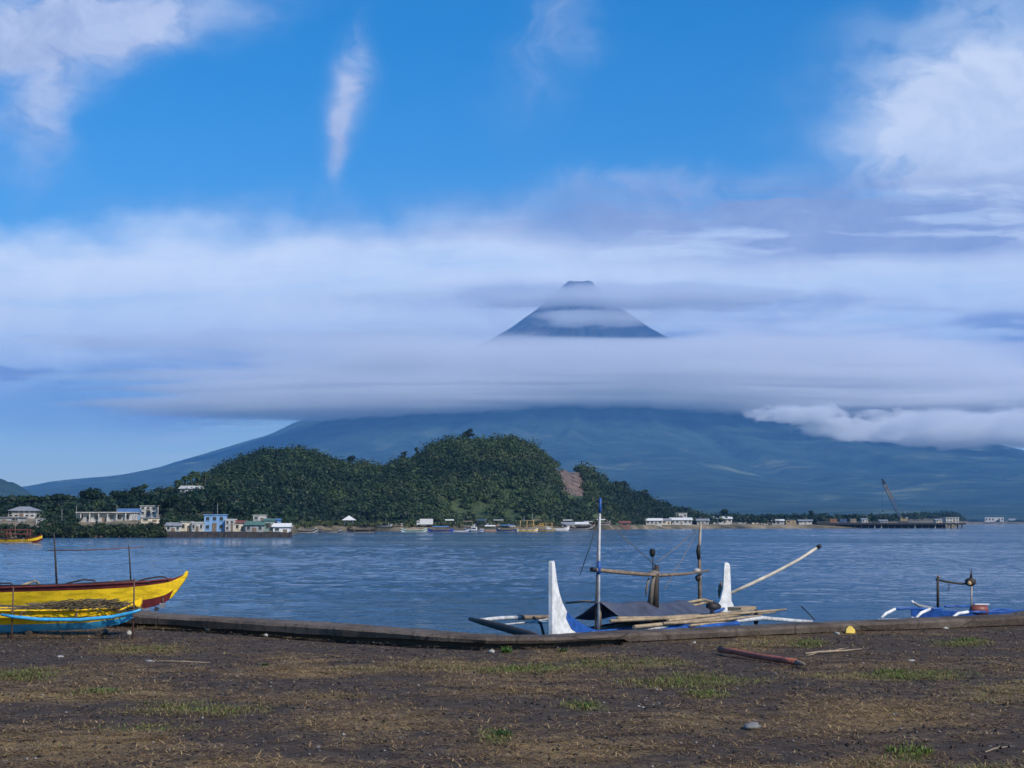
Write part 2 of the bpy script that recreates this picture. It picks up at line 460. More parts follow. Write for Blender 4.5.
def land_z(x, t):
    """height of the flat shore land, t metres behind the shoreline"""
    left = np.interp(x, [-200, 150, 290, 330], [1, 1, 0.55, 0])
    zr = np.interp(t, [-40, 0, 4, 10, 60, 400, 3000], [-5, -2.2, -0.9, 0.2, 0.7, 3, 20])
    zl = np.interp(t, [-40, 0, 1.5, 6, 45, 90, 200, 500, 3000], [-5, -2.4, -0.9, -0.45, 2.0, 3.4, 8.5, 12, 25])
    return zr * (1 - left) + zl * left

def build_land():
    xs = np.concatenate([np.linspace(-900, -40, 40), np.linspace(-35, 1060, 440), np.linspace(1070, 2000, 40)])
    ts = np.concatenate([np.array([-60, -30, -8, -3, 0, 1.5, 3, 5, 8, 12, 20, 30, 45, 60, 90, 130, 200, 300, 450, 700]), np.geomspace(1000, 26000, 16)])
    V = np.zeros((len(xs), len(ts), 3))
    for i, x in enumerate(xs):
        wob = 6 * (fbm(x * 0.05, 3.3, 3, 5) - .5) * (1 if x > 292 else .15)
        Ys = shore_Y(x) + wob + ts
        z = land_z(x, ts)
        z = z + np.where(ts > 6, (fbm(np.full_like(ts, x * .08), ts * .05, 3, 9) - .5) * np.clip(ts * .03, 0, 1.2), 0)
        V[i, :, 0] = (x - 512) / F * CT * Ys; V[i, :, 1] = Ys; V[i, :, 2] = np.where(ts > 6000, 1.0, z)
    me = np_mesh('shore_land', V.reshape(-1, 3), grid_faces(len(xs), len(ts)),
                 make_land_mat('shore_soil', (0.04, 0.042, 0.028), (0.26, 0.21, 0.14), (0.06, 0.062, 0.035), 0.03), smooth=True)
    tag(mesh_obj('shore_land', me, []), kind='structure')
build_land()

RIDGE = [(120, 516), (150, 508), (170, 498), (200, 484), (215, 473), (240, 462), (262, 455), (282, 451), (310, 453), (340, 462), (365, 466), (385, 466),
         (402, 461), (420, 453), (436, 444), (452, 440), (470, 440), (500, 439), (518, 440), (532, 445), (545, 454), (558, 464), (575, 466), (590, 470),
         (600, 480), (612, 490), (630, 498), (650, 505), (668, 513), (690, 519), (715, 523)]
RX = np.array([p[0] for p in RIDGE], float); RY = np.array([p[1] for p in RIDGE], float) + np.interp(RX, [240, 420, 500, 560, 590, 625], [6, 10, 11, 9, 6, 1.0])
def ridge_Y(x): return np.interp(x, [120, 200, 450, 560, 600, 715], [560, 690, 770, 800, 850, 960])
def foot_Y(x): return np.interp(x, [120, 200, 290, 330, 540, 600, 650, 715], [440, 480, 560, 612, 622, 715, 815, 900])
def ridge_z(x):
    return EYE + (HOR - np.interp(x, RX, RY)) / F * ridge_Y(x) * 1.0
def hill_point(x, s):
    """x: sight column, s: 0 at the foot facing the sea, 1 on the ridge, up to 2 at the back foot"""
    x = np.asarray(x, float); s = np.asarray(s, float)
    fy, ry, rz = foot_Y(x), ridge_Y(x), ridge_z(x)
    Y = np.where(s <= 1, fy + (ry - fy) * s, ry + (s - 1) * 220)
    lo = np.where(x < 300, np.interp(x, [120, 300], [6.5, -0.2]), -0.3)
    k = np.where(s <= 1, np.sin(np.clip(s, 0, 1) * math.pi / 2) ** 1.05, np.cos(np.clip(s - 1, 0, 1) * math.pi / 2))
    X = (x - 512) / F * CT * Y
    lump = (fbm(X * 0.012 + 3, Y * 0.012 + 8, 4, 21) - .5) * 15 * np.sin(np.clip(s, 0, 2) * math.pi / 2) * np.clip(rz / 30, 0.1, 1) * np.where(s <= 1, 1 - 0.7 * s, .3)
    z = lo + (np.maximum(rz, lo) - lo) * k + lump
    z = np.where(s > 1.95, -3, z)
    return X, Y, z

def scar(x, s):
    """the bare quarry face on the seaward side"""
    return (np.abs(x - (566 + (1 - s) * 14)) < 12.0 + 12 * (fbm(s * 9, x * 0.25, 3, 4) - .5) - 6 * np.clip((0.5 - s) * 4, 0, 1)) & (s > 0.34) & (s < 1.0)

def build_hill():
    xs = np.linspace(120, 715, 300); ss = np.concatenate([np.linspace(0, 1, 60), np.linspace(1.05, 2, 14)])
    X_, S_ = np.meshgrid(xs, ss, indexing='ij')
    X, Y, Z = hill_point(X_, S_)
    sc_ = scar(X_, S_).astype(float)
    Y = Y - 0; 
    Z = Z + sc_ * (fbm(X * .25, Z * .25, 3, 3) - .5) * 4
    V = np.stack([X, Y, Z], -1).reshape(-1, 3)
    col = np.stack([sc_, sc_, sc_], -1).reshape(-1, 3)
    m, q, p, out = new_mat('hill_undergrowth_and_rock')
    g = q.new('ShaderNodeNewGeometry'); pos = g.outputs['Position']
    n1 = q.noise(pos, 0.08, 6, 0.6); n2 = q.noise(q.mapv(pos, (1, 1, .35)), 0.35, 6, 0.65)
    at = q.new('ShaderNodeAttribute', attribute_name='tint')
    c = q.mix(q.ss(n1, .35, .65), (0.024, 0.048, 0.016), (0.065, 0.092, 0.030))
    r = q.mix(q.ss(n2, .35, .65), (0.055, 0.040, 0.033), (0.21, 0.15, 0.12))
    q.l.new(q.mix(at.outputs['Fac'], c, r), p.inputs['Base Color']); p.inputs['Roughness'].default_value = .9
    bn = q.new('ShaderNodeBump'); bn.inputs['Distance'].default_value = 1.5; q.l.new(n2, bn.inputs['Height']); q.l.new(bn.outputs[0], p.inputs['Normal'])
    me = np_mesh('hill', V, grid_faces(len(xs), len(ss)), m, col=col, smooth=True)
    tag(mesh_obj('hill', me, []), kind='structure')
build_hill()

VC = P(578, 280, 14000)
def build_volcano():
    na, nr = 900, 200
    ang = np.linspace(0, 2 * math.pi, na); rad = np.concatenate([np.array([0.1, 60, 110, 150]), np.geomspace(175, 12600, nr - 4)])
    A, R = np.meshgrid(ang, rad, indexing='ij')
    rr = [0, 90, 145, 215, 440, 730, 1130, 1700, 2370, 3070, 4270, 5470, 7500, 9300, 10200, 12600]
    hl = [2425, 2415, 2395, 2310, 2110, 1880, 1630, 1350, 1060, 760, 400, 200, 70, 22, -3, -3]
    hr = [2425, 2420, 2405, 2325, 2120, 1890, 1640, 1370, 1080, 820, 540, 350, 150, 40, -3, -3]
    wr = 0.5 + 0.5 * np.cos(A)
    H = np.interp(R, rr, hl) * (1 - wr) + np.interp(R, rr, hr) * wr
    cx, cy_ = np.cos(A), np.sin(A)
    kk = 5.0
    lr = np.log(R + 200)
    gul = fbm(cx * kk + 40 + lr * .35, cy_ * kk + 40 - lr * .35, 4, 31); gul = 1 - np.abs(gul * 2 - 1) * 2
    gul2 = fbm(cx * 22 + 90 + lr, cy_ * 22 + 60, 3, 77)
    env = np.interp(R, [0, 150, 500, 1200, 2500, 4500, 8000, 9800, 12600], [0, 6, 22, 55, 85, 60, 20, 0, 0])
    H = H + (gul - .3) * env * 1.5 + (gul2 - .5) * env * 1.2
    H = H + (fbm(R * cx * .0012, R * cy_ * .0012, 4, 8) - .5) * np.interp(R, [0, 2500, 5000, 9800, 12600], [0, 60, 90, 0, 0])
    rim = np.exp(-((R - 140) / 60) ** 2); H = H + rim * (fbm(cx * 4 + 9, cy_ * 4 + 9, 3, 3) - .5) * 60
    V = np.stack([VC.x + R * cx, VC.y + R * cy_, np.maximum(H, -3)], -1).reshape(-1, 3)
    me = np_mesh('volcano', V, grid_faces(na, len(rad)), make_volcano_mat(), smooth=True)
    tag(mesh_obj('volcano', me, []), kind='structure')
    # the nearer ridge at the left edge of the picture
    xs = np.linspace(-420, 60, 70); ds = np.linspace(0, 1, 30)
    X_, D_ = np.meshgrid(xs, ds, indexing='ij')
    top = np.interp(X_, [-420, -250, -120, -40, -8, 10, 22, 40, 60], [505, 480, 470, 474, 477, 483, 490, 500, 515])
    Yd = 3600 + D_ * 1400
    z = (EYE + (HOR - top) / F * 4300) * np.sin(D_ * math.pi) + (fbm(X_ * .06, D_ * 9, 4, 3) - .5) * 30 * np.sin(D_ * math.pi)
    V = np.stack([(X_ - 512) / F * CT * Yd, Yd, np.maximum(z, -3)], -1).reshape(-1, 3)
    me = np_mesh('ridge', V, grid_faces(70, 30), bpy.data.materials['volcano_slopes'], smooth=True)
    tag(mesh_obj('ridge', me, []), kind='structure')
build_volcano()

def build_water():
    """one sheet; in the bay before the camera it carries real ripples"""
    u = np.concatenate([np.linspace(-9, -.5, 30, endpoint=False), np.linspace(-.5, .5, 760), np.linspace(.5, 9, 31)[1:]])
    Yr = np.concatenate([np.array([6.0, 12]), np.geomspace(17, 900, 1150), np.geomspace(930, 9000, 25)])
    U, Y = np.meshgrid(u, Yr, indexing='ij'); X = U * Y
    wind = 0.22 + 1.15 * np.clip((fbm(X * .012 + 4, Y * .022 + 2, 3, 91) - .36) * 3.0, 0, 1)
    h = .34 * (fbm(X * .16 + Y * .03, Y * .36, 2, 92) - .5) + .20 * (fbm(X * .48 - Y * .1, Y * .95 + X * .06, 2, 93) - .5) + .075 * (fbm(X * 1.3 + Y * .2, Y * 2.2, 2, 94) - .5)
    fade = np.clip((.62 - np.abs(U)) * 8, 0, 1) * np.clip((900 - Y) / 200, 0, 1) * np.clip(Y / 260, 1, 1.3)
    Z = WATER + h * wind * fade * .42
    me = np_mesh('water', np.stack([X, Y, Z], -1).reshape(-1, 3), grid_faces(len(u), len(Yr)), make_water_mat(), smooth=True)
    tag(mesh_obj('water', me, []), kind='structure')
build_water()

# ------------------------------------------------------------------ the lot in front, its wall
WALLPX = [(-420, 604), (-160, 613), (0, 620), (140, 627), (240, 633), (342, 640.5), (420, 645), (485, 648), (560, 646.5), (620, 643), (683, 640), (850, 632), (1024, 626), (1300, 618), (1700, 608)]
WALL = [G(x, y) for x, y in WALLPX]
WXs = np.array([p.x for p in WALL]); WYs = np.array([p.y for p in WALL])
PATCH = [  # picture x, y, half widths, dry, green
    (150, 648, 55, 6, .8, .5), (300, 657, 45, 5, .7, .1), (310, 668, 90, 7, .9, .15), (30, 672, 45, 5, .4, .8), (105, 689, 22, 4, .4, 1.0), (70, 692, 140, 7, .9, .2),
    (200, 705, 80, 7, .4, .6), (120, 733, 60, 8, .9, .1), (150, 724, 60, 5, .4, .5), (518, 666, 55, 4.5, .6, 1.0), (440, 664, 70, 7, .9, .3), (600, 664, 55, 6, .6, .6),
    (560, 655, 60, 5, .9, .2), (360, 668, 60, 6, .8, .3), (655, 662, 40, 5, .6, .5), (690, 680, 70, 7, .3, .7), (705, 693, 28, 4, .3, .8), (810, 643, 24, 4, .3, .9), (765, 641, 50, 6, .9, .3),
    (895, 673, 60, 5, .4, .9), (840, 673, 60, 5, .8, .4), (965, 641, 30, 3.5, .3, .8), (585, 705, 20, 5, .2, .7), (500, 735, 14, 5, .2, .9), (910, 750, 22, 9, .4, .8),
    (980, 766, 60, 9, .7, .6), (870, 712, 100, 18, .95, .1), (60, 742, 140, 20, .75, .15), (380, 720, 110, 22, .6, .1), (560, 745, 120, 16, .7, .1), (1000, 690, 60, 14, .6, .3),
    (690, 720, 90, 18, .55, .15), (240, 760, 120, 10, .7, .1), (760, 765, 120, 8, .75, .15), (330, 692, 70, 5, .6, .2), (880, 760, 60, 8, .9, .3), (520, 690, 100, 8, .5, .1)]
def patch_mask(X, Y):
    dry = np.zeros_like(X); grn = np.zeros_like(X)
    Yc = np.maximum(Y, 3.0)
    px = 512 + X / (Yc * CT) * F; py = HOR + EYE / Yc * F * 1.0
    wx = (fbm(X * .8, Y * .8, 3, 61) - .5) * 50; wy = (fbm(X * .8 + 9, Y * .8 + 4, 3, 62) - .5) * 9
    for x, y, rx, ry, a, b in PATCH:
        g = np.exp(-(((px + wx - x) / rx) ** 2 + ((py + wy - y) / ry) ** 2))
        dry = np.maximum(dry, g * a * 1.15); grn = np.maximum(grn, g * b)
    base = np.clip((fbm(X * .45, Y * .9, 4, 63) - .47) * 2.4, 0.0, .5)
    dry = np.clip(np.maximum(dry, base), 0, 1)
    return dry, grn
def ground_z(X, Y):
    return (fbm(np.asarray(X) * .35, np.asarray(Y) * .35, 3, 81) - .5) * 0.07 + (fbm(np.asarray(X) * 3, np.asarray(Y) * 3, 3, 82) - .5) * 0.035

def build_ground():
    xs = np.concatenate([np.linspace(-45, -9.5, 40), np.linspace(-9.3, 9.3, 420), np.linspace(9.5, 45, 40)])
    ts = np.concatenate([np.linspace(0, .36, 40, endpoint=False), np.linspace(.36, 1, 360)])
    X, T = np.meshgrid(xs, ts, indexing='ij')
    wy = np.interp(X, WXs, WYs) + 0.22
    Y = -12 + (wy + 12) * T
    Z = ground_z(X, Y)
    Z = Z * np.clip((wy - Y) / .8, 0.25, 1) - 0.05 * np.exp(-((wy - Y - .2) / .25) ** 2) * (X < 1.5)
    dry, grn = patch_mask(X, Y)
    V = np.stack([X, Y, Z], -1).reshape(-1, 3)
    col = np.stack([dry, grn, dry * 0], -1).reshape(-1, 3)
    me = np_mesh('ground', V, grid_faces(len(xs), len(ts)), make_ground_mat(), col=col, smooth=True)
    tag(mesh_obj('ground', me, []), kind='structure')
build_ground()

def build_seawall():
    pts = []
    for i in range(len(WALL) - 1):
        n = 14
        for k in range(n):
            pts.append(WALL[i].lerp(WALL[i + 1], k / n))
            if k in (0, 7): pts += [WALL[i].lerp(WALL[i + 1], (k + .06) / n)]
    pts.append(WALL[-1])
    cap = MB(); body = MB()
    rings = []; rings2 = []
    for i, p in enumerate(pts):
        t = (pts[min(i + 1, len(pts) - 1)] - pts[max(i - 1, 0)]).normalized(); n = Vector((-t.y, t.x, 0))
        px = 512 + p.x / (p.y * CT) * F
        yt = np.interp(px, [140, 240, 342, 440, 490, 560, 630, 683, 820, 1024], [611.5, 617, 622.5, 630, 633, 633, 628.5, 627, 621, 612.5])
        ht = float(np.clip(EYE - (yt - HOR) * CT / F * (p.y + .42), .12, .24)) if 140 <= px <= 1024 else .225
        j = [(fbm(p.x * 1.3 + k * 5, k * 3.1, 3, 40 + k) - .5) for k in range(6)]
        lo = 0.055 + j[0] * .05 if p.x < 1.6 else 0.012 + j[0] * .02
        prof = [(0.02 + j[1] * .05, lo), (0.0 + j[2] * .03, ht - .05 + j[3] * .02), (.03 + j[2] * .03, ht - .012 + j[3] * .02), (.42, ht + j[4] * .015), (.46, ht - .03), (.46, 0.02)]
        jt = i % 14 in (0, 7)
        if jt: prof = [(a + (.004 if a < .2 else -.004), z - (.004 if z > .1 else 0)) for a, z in prof]
        rings.append([p + n * a + Vector((0, 0, z)) for a, z in prof])
        rings2.append([p + n * a + Vector((0, 0, z)) for a, z in [(.17, -.3), (.17, .07), (.44, .07), (.44, -2.9), (.3, -2.9)]])
    for mb, rg in ((cap, rings), (body, rings2)):
        m = len(rg[0]); vs = [v for r in rg for v in r]
        fs = [(i * m + k, (i + 1) * m + k, (i + 1) * m + (k + 1) % m, i * m + (k + 1) % m) for i in range(len(rg) - 1) for k in range(m)]
        fs += [list(range(m)), list(range((len(rg) - 1) * m, len(rg) * m))[::-1]]
        mb.add(vs, fs)
    m1, q, p_, out = new_mat('old_seawall_concrete')
    tc = q.new('ShaderNodeTexCoord'); o_ = tc.outputs['Object']
    a1 = q.noise(o_, 0.9, 6, .65); a2 = q.noise(q.mapv(o_, (6, 6, 1.2)), 1.4, 5, .6); a3 = q.noise(o_, 28, 5, .7); vo = q.new('ShaderNodeTexVoronoi', feature='DISTANCE_TO_EDGE')
    q.l.new(q.mapv(o_, (.55, .55, .9)), vo.inputs['Vector']); vo.inputs['Scale'].default_value = 1.0
    c_ = q.mix(q.ss(a1, .35, .65), (.062, .048, .040), (.140, .114, .097)); c_ = q.mix(q.m('MULTIPLY', q.ss(a2, .5, .68), .75), c_, (.048, .040, .034))
    c_ = q.mix(q.m('MULTIPLY', q.ss(a3, .52, .7), .5), c_, (.22, .19, .165)); c_ = q.mix(q.ss(vo.outputs[0], .008, .001), c_, (.03, .026, .023))
    q.l.new(c_, p_.inputs['Base Color']); p_.inputs['Roughness'].default_value = .9; p_.inputs['Specular IOR Level'].default_value = .2
    bn = q.new('ShaderNodeBump'); bn.inputs['Strength'].default_value = .8; bn.inputs['Distance'].default_value = .03; q.l.new(q.m('ADD', a3, a1), bn.inputs['Height']); q.l.new(bn.outputs[0], p_.inputs['Normal'])
    m2 = mat('dark_seawall_concrete', (0.05, 0.046, 0.044), 0.85, 0.4, 1.4, bump=0.5)  # wall body below the cap, a darker tone than the cap
    e = empty('seawall', WALL[7], 'low weathered concrete seawall running between the dark sandy lot and the water', 'seawall')
    cap.build('wall_cap', m1, e, base=WALL[7]); body.build('wall_body', m2, e, base=WALL[7])
build_seawall()

# ---- grass, straw, pebbles: uncountable, one object each
def blades(name, X, Y, Z, L, W, elev, colr, m, kind=None, label=None, bend=0.35):
    n = len(X); az = RNG.random(n) * 2 * math.pi
    d = np.stack([np.cos(az) * np.cos(elev), np.sin(az) * np.cos(elev), np.sin(elev)], 1)
    s = np.stack([-np.sin(az), np.cos(az), np.zeros(n)], 1)
    b = np.stack([X, Y, Z], 1)
    mid = b + d * (L * .55)[:, None]
    tip = b + d * L[:, None]; tip[:, 2] -= L * bend * np.clip(np.sin(elev), 0, 1)
    w = s * (W / 2)[:, None]
    V = np.stack([b - w, b + w, mid + w * .8, mid - w * .8, tip + w * .15, tip - w * .15], 1).reshape(-1, 3)
    i = np.arange(n) * 6
    Q = np.concatenate([np.stack([i, i + 1, i + 2, i + 3], 1), np.stack([i + 3, i + 2, i + 4, i + 5], 1)])
    return np_mesh(name, V, Q, m, col=np.repeat(colr, 6, 0))

def build_grass():
    n = 1700000
    Yr = 8.0 + RNG.random(n) ** 0.8 * 14.5
    Xr = (RNG.random(n) * 2 - 1) * (Yr * 0.40 + .3)
    wy = np.interp(Xr, WXs, WYs)
    dry, grn = patch_mask(Xr, Yr)
    cl = fbm(Xr * 4, Yr * 4, 3, 70)
    pr = np.clip(dry * 0.85 + 0.075, 0, 1) * np.clip((cl - .36) * 4, 0.05, 1)
    k = (RNG.random(n) < pr) & (Yr < wy + .0)
    X, Y, dr, gn = Xr[k], Yr[k], dry[k], grn[k]
    m = len(X); r = RNG.random((m, 1)); tone = RNG.random((m, 1))
    tan = np.array([[0.58, 0.40, 0.18]]) * (0.35 + .75 * r ** 2); brown = np.array([[0.135, 0.082, 0.046]]) * (0.6 + .8 * r)
    c = np.where(tone < .25 + .35 * dr[:, None], tan, brown)
    Z = ground_z(X, Y) + 0.006
    me = blades('dry_grass', X, Y, Z, 0.02 + .09 * RNG.random(m) ** 2, 0.003 + .004 * RNG.random(m), np.abs(RNG.normal(0, .2, m)), c, BLADE)
    tag(mesh_obj('dry_grass', me, []), 'matted dry straw and dead grass lying over the black sand', None, kind='stuff')
    k = (RNG.random(n) < np.clip(grn - .12, 0, 1) * 0.8 * np.clip((cl - .28) * 4, 0.1, 1)) & (Yr < wy - .05)
    X, Y = Xr[k], Yr[k]; m = len(X); r = RNG.random((m, 1)); gg = grn[k][:, None]
    c = np.array([[0.115, 0.17, 0.032]]) * (0.5 + .9 * r); c2 = np.array([[0.20, 0.17, 0.075]]) * (0.5 + .7 * r)
    c = np.where(RNG.random((m, 1)) < np.clip(gg * .8, 0, .85), c, c2)
    me = blades('green_grass', X, Y, ground_z(X, Y) + .004, 0.02 + .055 * RNG.random(m) ** 1.4, 0.004 + .004 * RNG.random(m), 0.15 + RNG.random(m) * 1.0, c, BLADE)
    tag(mesh_obj('green_grass', me, []), 'short patchy green grass growing through the black sand', None, kind='stuff')
    # pebbles
    n = 26000
    Y = 8.0 + RNG.random(n) ** .8 * 14; X = (RNG.random(n) * 2 - 1) * (Y * .4 + .3)
    k = Y < np.interp(X, WXs, WYs) - .05; X, Y = X[k], Y[k]; n = len(X)
    base = np.array([(1, 0, 0), (0, 1, 0), (-1, 0, 0), (0, -1, 0), (0, 0, 1), (0, 0, -1)], float)
    tri = np.array([(0, 1, 4), (1, 2, 4), (2, 3, 4), (3, 0, 4), (1, 0, 5), (2, 1, 5), (3, 2, 5), (0, 3, 5)])
    R = 0.004 + .014 * RNG.random(n) ** 4
    V = base[None] * R[:, None, None] * (0.6 + .8 * RNG.random((n, 6, 1))) * np.array([1, 1, .7]) + np.stack([X, Y, ground_z(X, Y) + R * .4], 1)[:, None]
    g = RNG.random(n) ** 7.0
    c = np.stack([.018 + .30 * g, .015 + .29 * g, .014 + .28 * g], 1)
    me = np_mesh('pebbles', V.reshape(-1, 3), (tri[None] + (np.arange(n) * 6)[:, None, None]).reshape(-1, 3), BLADE, col=np.repeat(c, 6, 0))
    tag(mesh_obj('pebbles', me, []), 'small dark pebbles and light grit scattered over the sand', None, kind='stuff')
build_grass()

def weed(px, py, w, h, green, label, nb=150):
    p = G(px, py); n = nb
    a = RNG.random(n) * 6.283; r = np.sqrt(RNG.random(n)) * w
    X, Y = r * np.cos(a), r * np.sin(a) * .8
    t = RNG.random((n, 1))
    c = np.array([green]) * (0.45 + .9 * t)
    dead = RNG.random((n, 1)) < .12
    c = np.where(dead, np.array([[.22, .16, .08]]), c)
    me = blades('weed_clump', X, Y, np.zeros(n), h * (0.5 + .6 * RNG.random(n)), 0.008 + .006 * RNG.random(n), 0.5 + RNG.random(n) * 1.0, c, BLADE)
    o = mesh_obj('weed_clump', me, [], loc=(p.x, p.y, float(ground_z(p.x, p.y)) - .005))
    tag(o, label, 'weed', 'green weed clumps on the sand')
GRN = (0.045, 0.105, 0.022); DGR = (0.03, 0.075, 0.02); YGR = (0.10, 0.14, 0.03)
weed(105, 692, .15, .075, GRN, 'dark green weed clump on sand below the beached light blue boat', 170)
weed(502, 737, .085, .09, DGR, 'small dark green weed in the middle of the open sand, in the centre', 150)
weed(507, 653, .07, .15, (.07, .15, .03), 'bright green leafy weed at foot of the seawall bend', 70)
weed(562, 652, .06, .11, GRN, 'short green weed at wall foot below the white bow fin', 60)
weed(910, 752, .16, .10, YGR, 'wide yellow green weed clump near the bottom right corner', 170)
weed(722, 650, .06, .12, GRN, 'little green weed standing at upper left end of rusty pipe', 60)
weed(700, 694, .16, .06, YGR, 'low pale green weed mat on sand below the rusty pipe', 150)
weed(808, 645, .16, .10, (.09, .11, .03), 'olive weed tuft between wall and dry branch', 150)
weed(893, 673, .20, .09, YGR, 'long olive weed tuft on bare dark sand right of the rusty pipe', 200)
weed(965, 641, .15, .08, YGR, 'olive weed tuft near the wall below the small blue boat', 130)
weed(585, 707, .07, .06, GRN, 'tiny green weed alone on sand under the white and blue boat', 70)
weed(265, 665, .05, .07, DGR, 'tiny dark weed on the tan grass patch left of centre', 60)

# ---- litter and loose things on the lot
def litter(name, px, py, size, label, m, cat='litter', seed=1, z=.5, group=None):
    p = G(px, py); p.z = float(ground_z(p.x, p.y))
    o = MB().blob((0, 0, size[2] * .45), size, seed, amp=.55, sub=2).build(name, m, loc=p)
    o.rotation_euler = (0, 0, seed * 1.3)
    return tag(o, label, cat, group)
YPL = mat('yellow_plastic', (0.62, 0.45, 0.06), .5, .25, 8)
WPL = mat('white_plastic', (0.36, 0.36, 0.34), .5, .25, 8)
GRAG = mat('grey_cloth', (0.17, 0.175, 0.18), .9, .35, 10, bump=.4)
def yellow_piece():
    p = G(850, 633.5); e = MB()
    e.prism([(-.075, 0), (.075, 0), (.07, .05), (.03, .10), (-.02, .11), (-.065, .06)], .06).build('plastic_piece', YPL, loc=p)
    o = bpy.data.objects['plastic_piece']; o.rotation_euler = (-.2, .05, .15)
    tag(o, 'yellow plastic scrap leaning at the foot of the seawall', 'litter')
yellow_piece()
litter('litter', 945, 628.5, (.075, .05, .03), 'crumpled white wrapper lying by wall below the small blue boat', WPL, seed=3)
litter('litter', 837, 634, (.05, .03, .02), 'scrap of pale plastic just left of the yellow plastic piece', WPL, seed=4)
litter('litter', 208, 630.5, (.045, .03, .025), 'white crumpled scrap in the shadow of wall right of the yellow boats', WPL, seed=5)
litter('litter', 266, 636, (.04, .03, .025), 'small white scrap at the wall foot, second from the beached boat', WPL, seed=6)
litter('litter', 492, 652, (.045, .035, .03), 'pale plastic scrap beside the bright green weed at the wall bend', WPL, seed=7)
litter('cloth_rag', 753, 731, (.10, .07, .035), 'grey cloth rag lying on sand in the right foreground', GRAG, 'rag', 8)
litter('stone', 318, 749, (.018, .015, .014), 'single pale stone on sand in the left foreground', MATS['grey_cloth'], 'stone', 9)
litter('stone', 694, 642.5, (.03, .025, .02), 'light stone close to the wall left of the rusty pipe', WPL, 'stone', 10)
litter('litter', 160, 626.5, (.16, .06, .025), 'flat pale board scrap at wall foot beside the beached boat', mat('pale_wood', (.3, .27, .22), .8, .4, 6), seed=11)
litter('litter', 911, 661, (.05, .03, .015), 'thin white scrap on dark sand near the olive weed at right', WPL, seed=12)
litter('litter', 60, 659, (.05, .03, .015), 'white scrap on sand in front of the beached light blue boat', WPL, seed=13)
litter('litter', 150, 662, (.07, .025, .012), 'long pale scrap lying on sand under the boat bow', WPL, seed=14)
# rusty pipe
def pipe():
    a = G(720, 653.5); b = G(805, 668.5); mid = (a + b) / 2
    r = .038
    for p in (a, b): p.z = r + .012
    d = (b - a)
    e = empty('steel_pipe', mid, 'rusty reddish steel pipe lying on the sand', 'pipe')
    pts = [a + d * t + Vector((0, 0, .004 * math.sin(t * 9))) for t in np.linspace(0, .9, 10)]
    mb = MB(); mb.tube(pts, [r * (1 + .05 * math.sin(i * 2.1)) for i in range(10)], 12); mb.build('pipe_body', RUST, e, base=mid)
    mb = MB(); mb.tube([a + d * .9, a + d * .96, b], [.030, .026, .012], 8); mb.build('broken_end', mat('pale_rust', (.26, .20, .16), .8, .4, 8), e, base=mid)
pipe()
def branch():
    mb = MB()
    p0 = G(805, 653.5); P_ = [G(x, y, .012) for x, y in ((805, 653.5), (818, 652), (832, 651.2), (846, 650.5), (862, 648.8))]
    mb.tube(P_, [.008, .014, .016, .012, .006], 6); mb.tube([P_[2], G(840, 649, .03), G(848, 647.8, .03)], [.01, .008, .004], 5)
    mb.tube([P_[1], G(812, 654.5, .02), G(806, 655.5, .015)], [.009, .007, .003], 5)
    tag(mb.build('dry_branch', mat('bleached_wood', (.30, .23, .16), .8, .35, 9), base=p0), 'bleached dry branch on the dark sand right of the rusty pipe', 'branch')
branch()
def twigs():
    for i, (x0, y0, x1, y1, lb) in enumerate(((815, 729, 838, 728, 'straight pale twig lying on sand in the right foreground'), (145, 661, 210, 662.5, 'thin pale stick on sand right of the beached boat'), (985, 752, 1012, 746, 'forked brown twig at the far right of foreground'))):
        a, b = G(x0, y0, .01), G(x1, y1, .014); c = (a + b) / 2; mb = MB()
        mb.tube([a, a.lerp(b, .4) + Vector((0, .02, .004)), b], [.005, .007, .004], 6); mb.tube([a.lerp(b, .5), a.lerp(b, .62) + Vector((.01, .08, .01))], [.005, .002], 5)
        tag(mb.build('twig', MATS['bleached_wood'], base=c), lb, 'twig')
twigs()

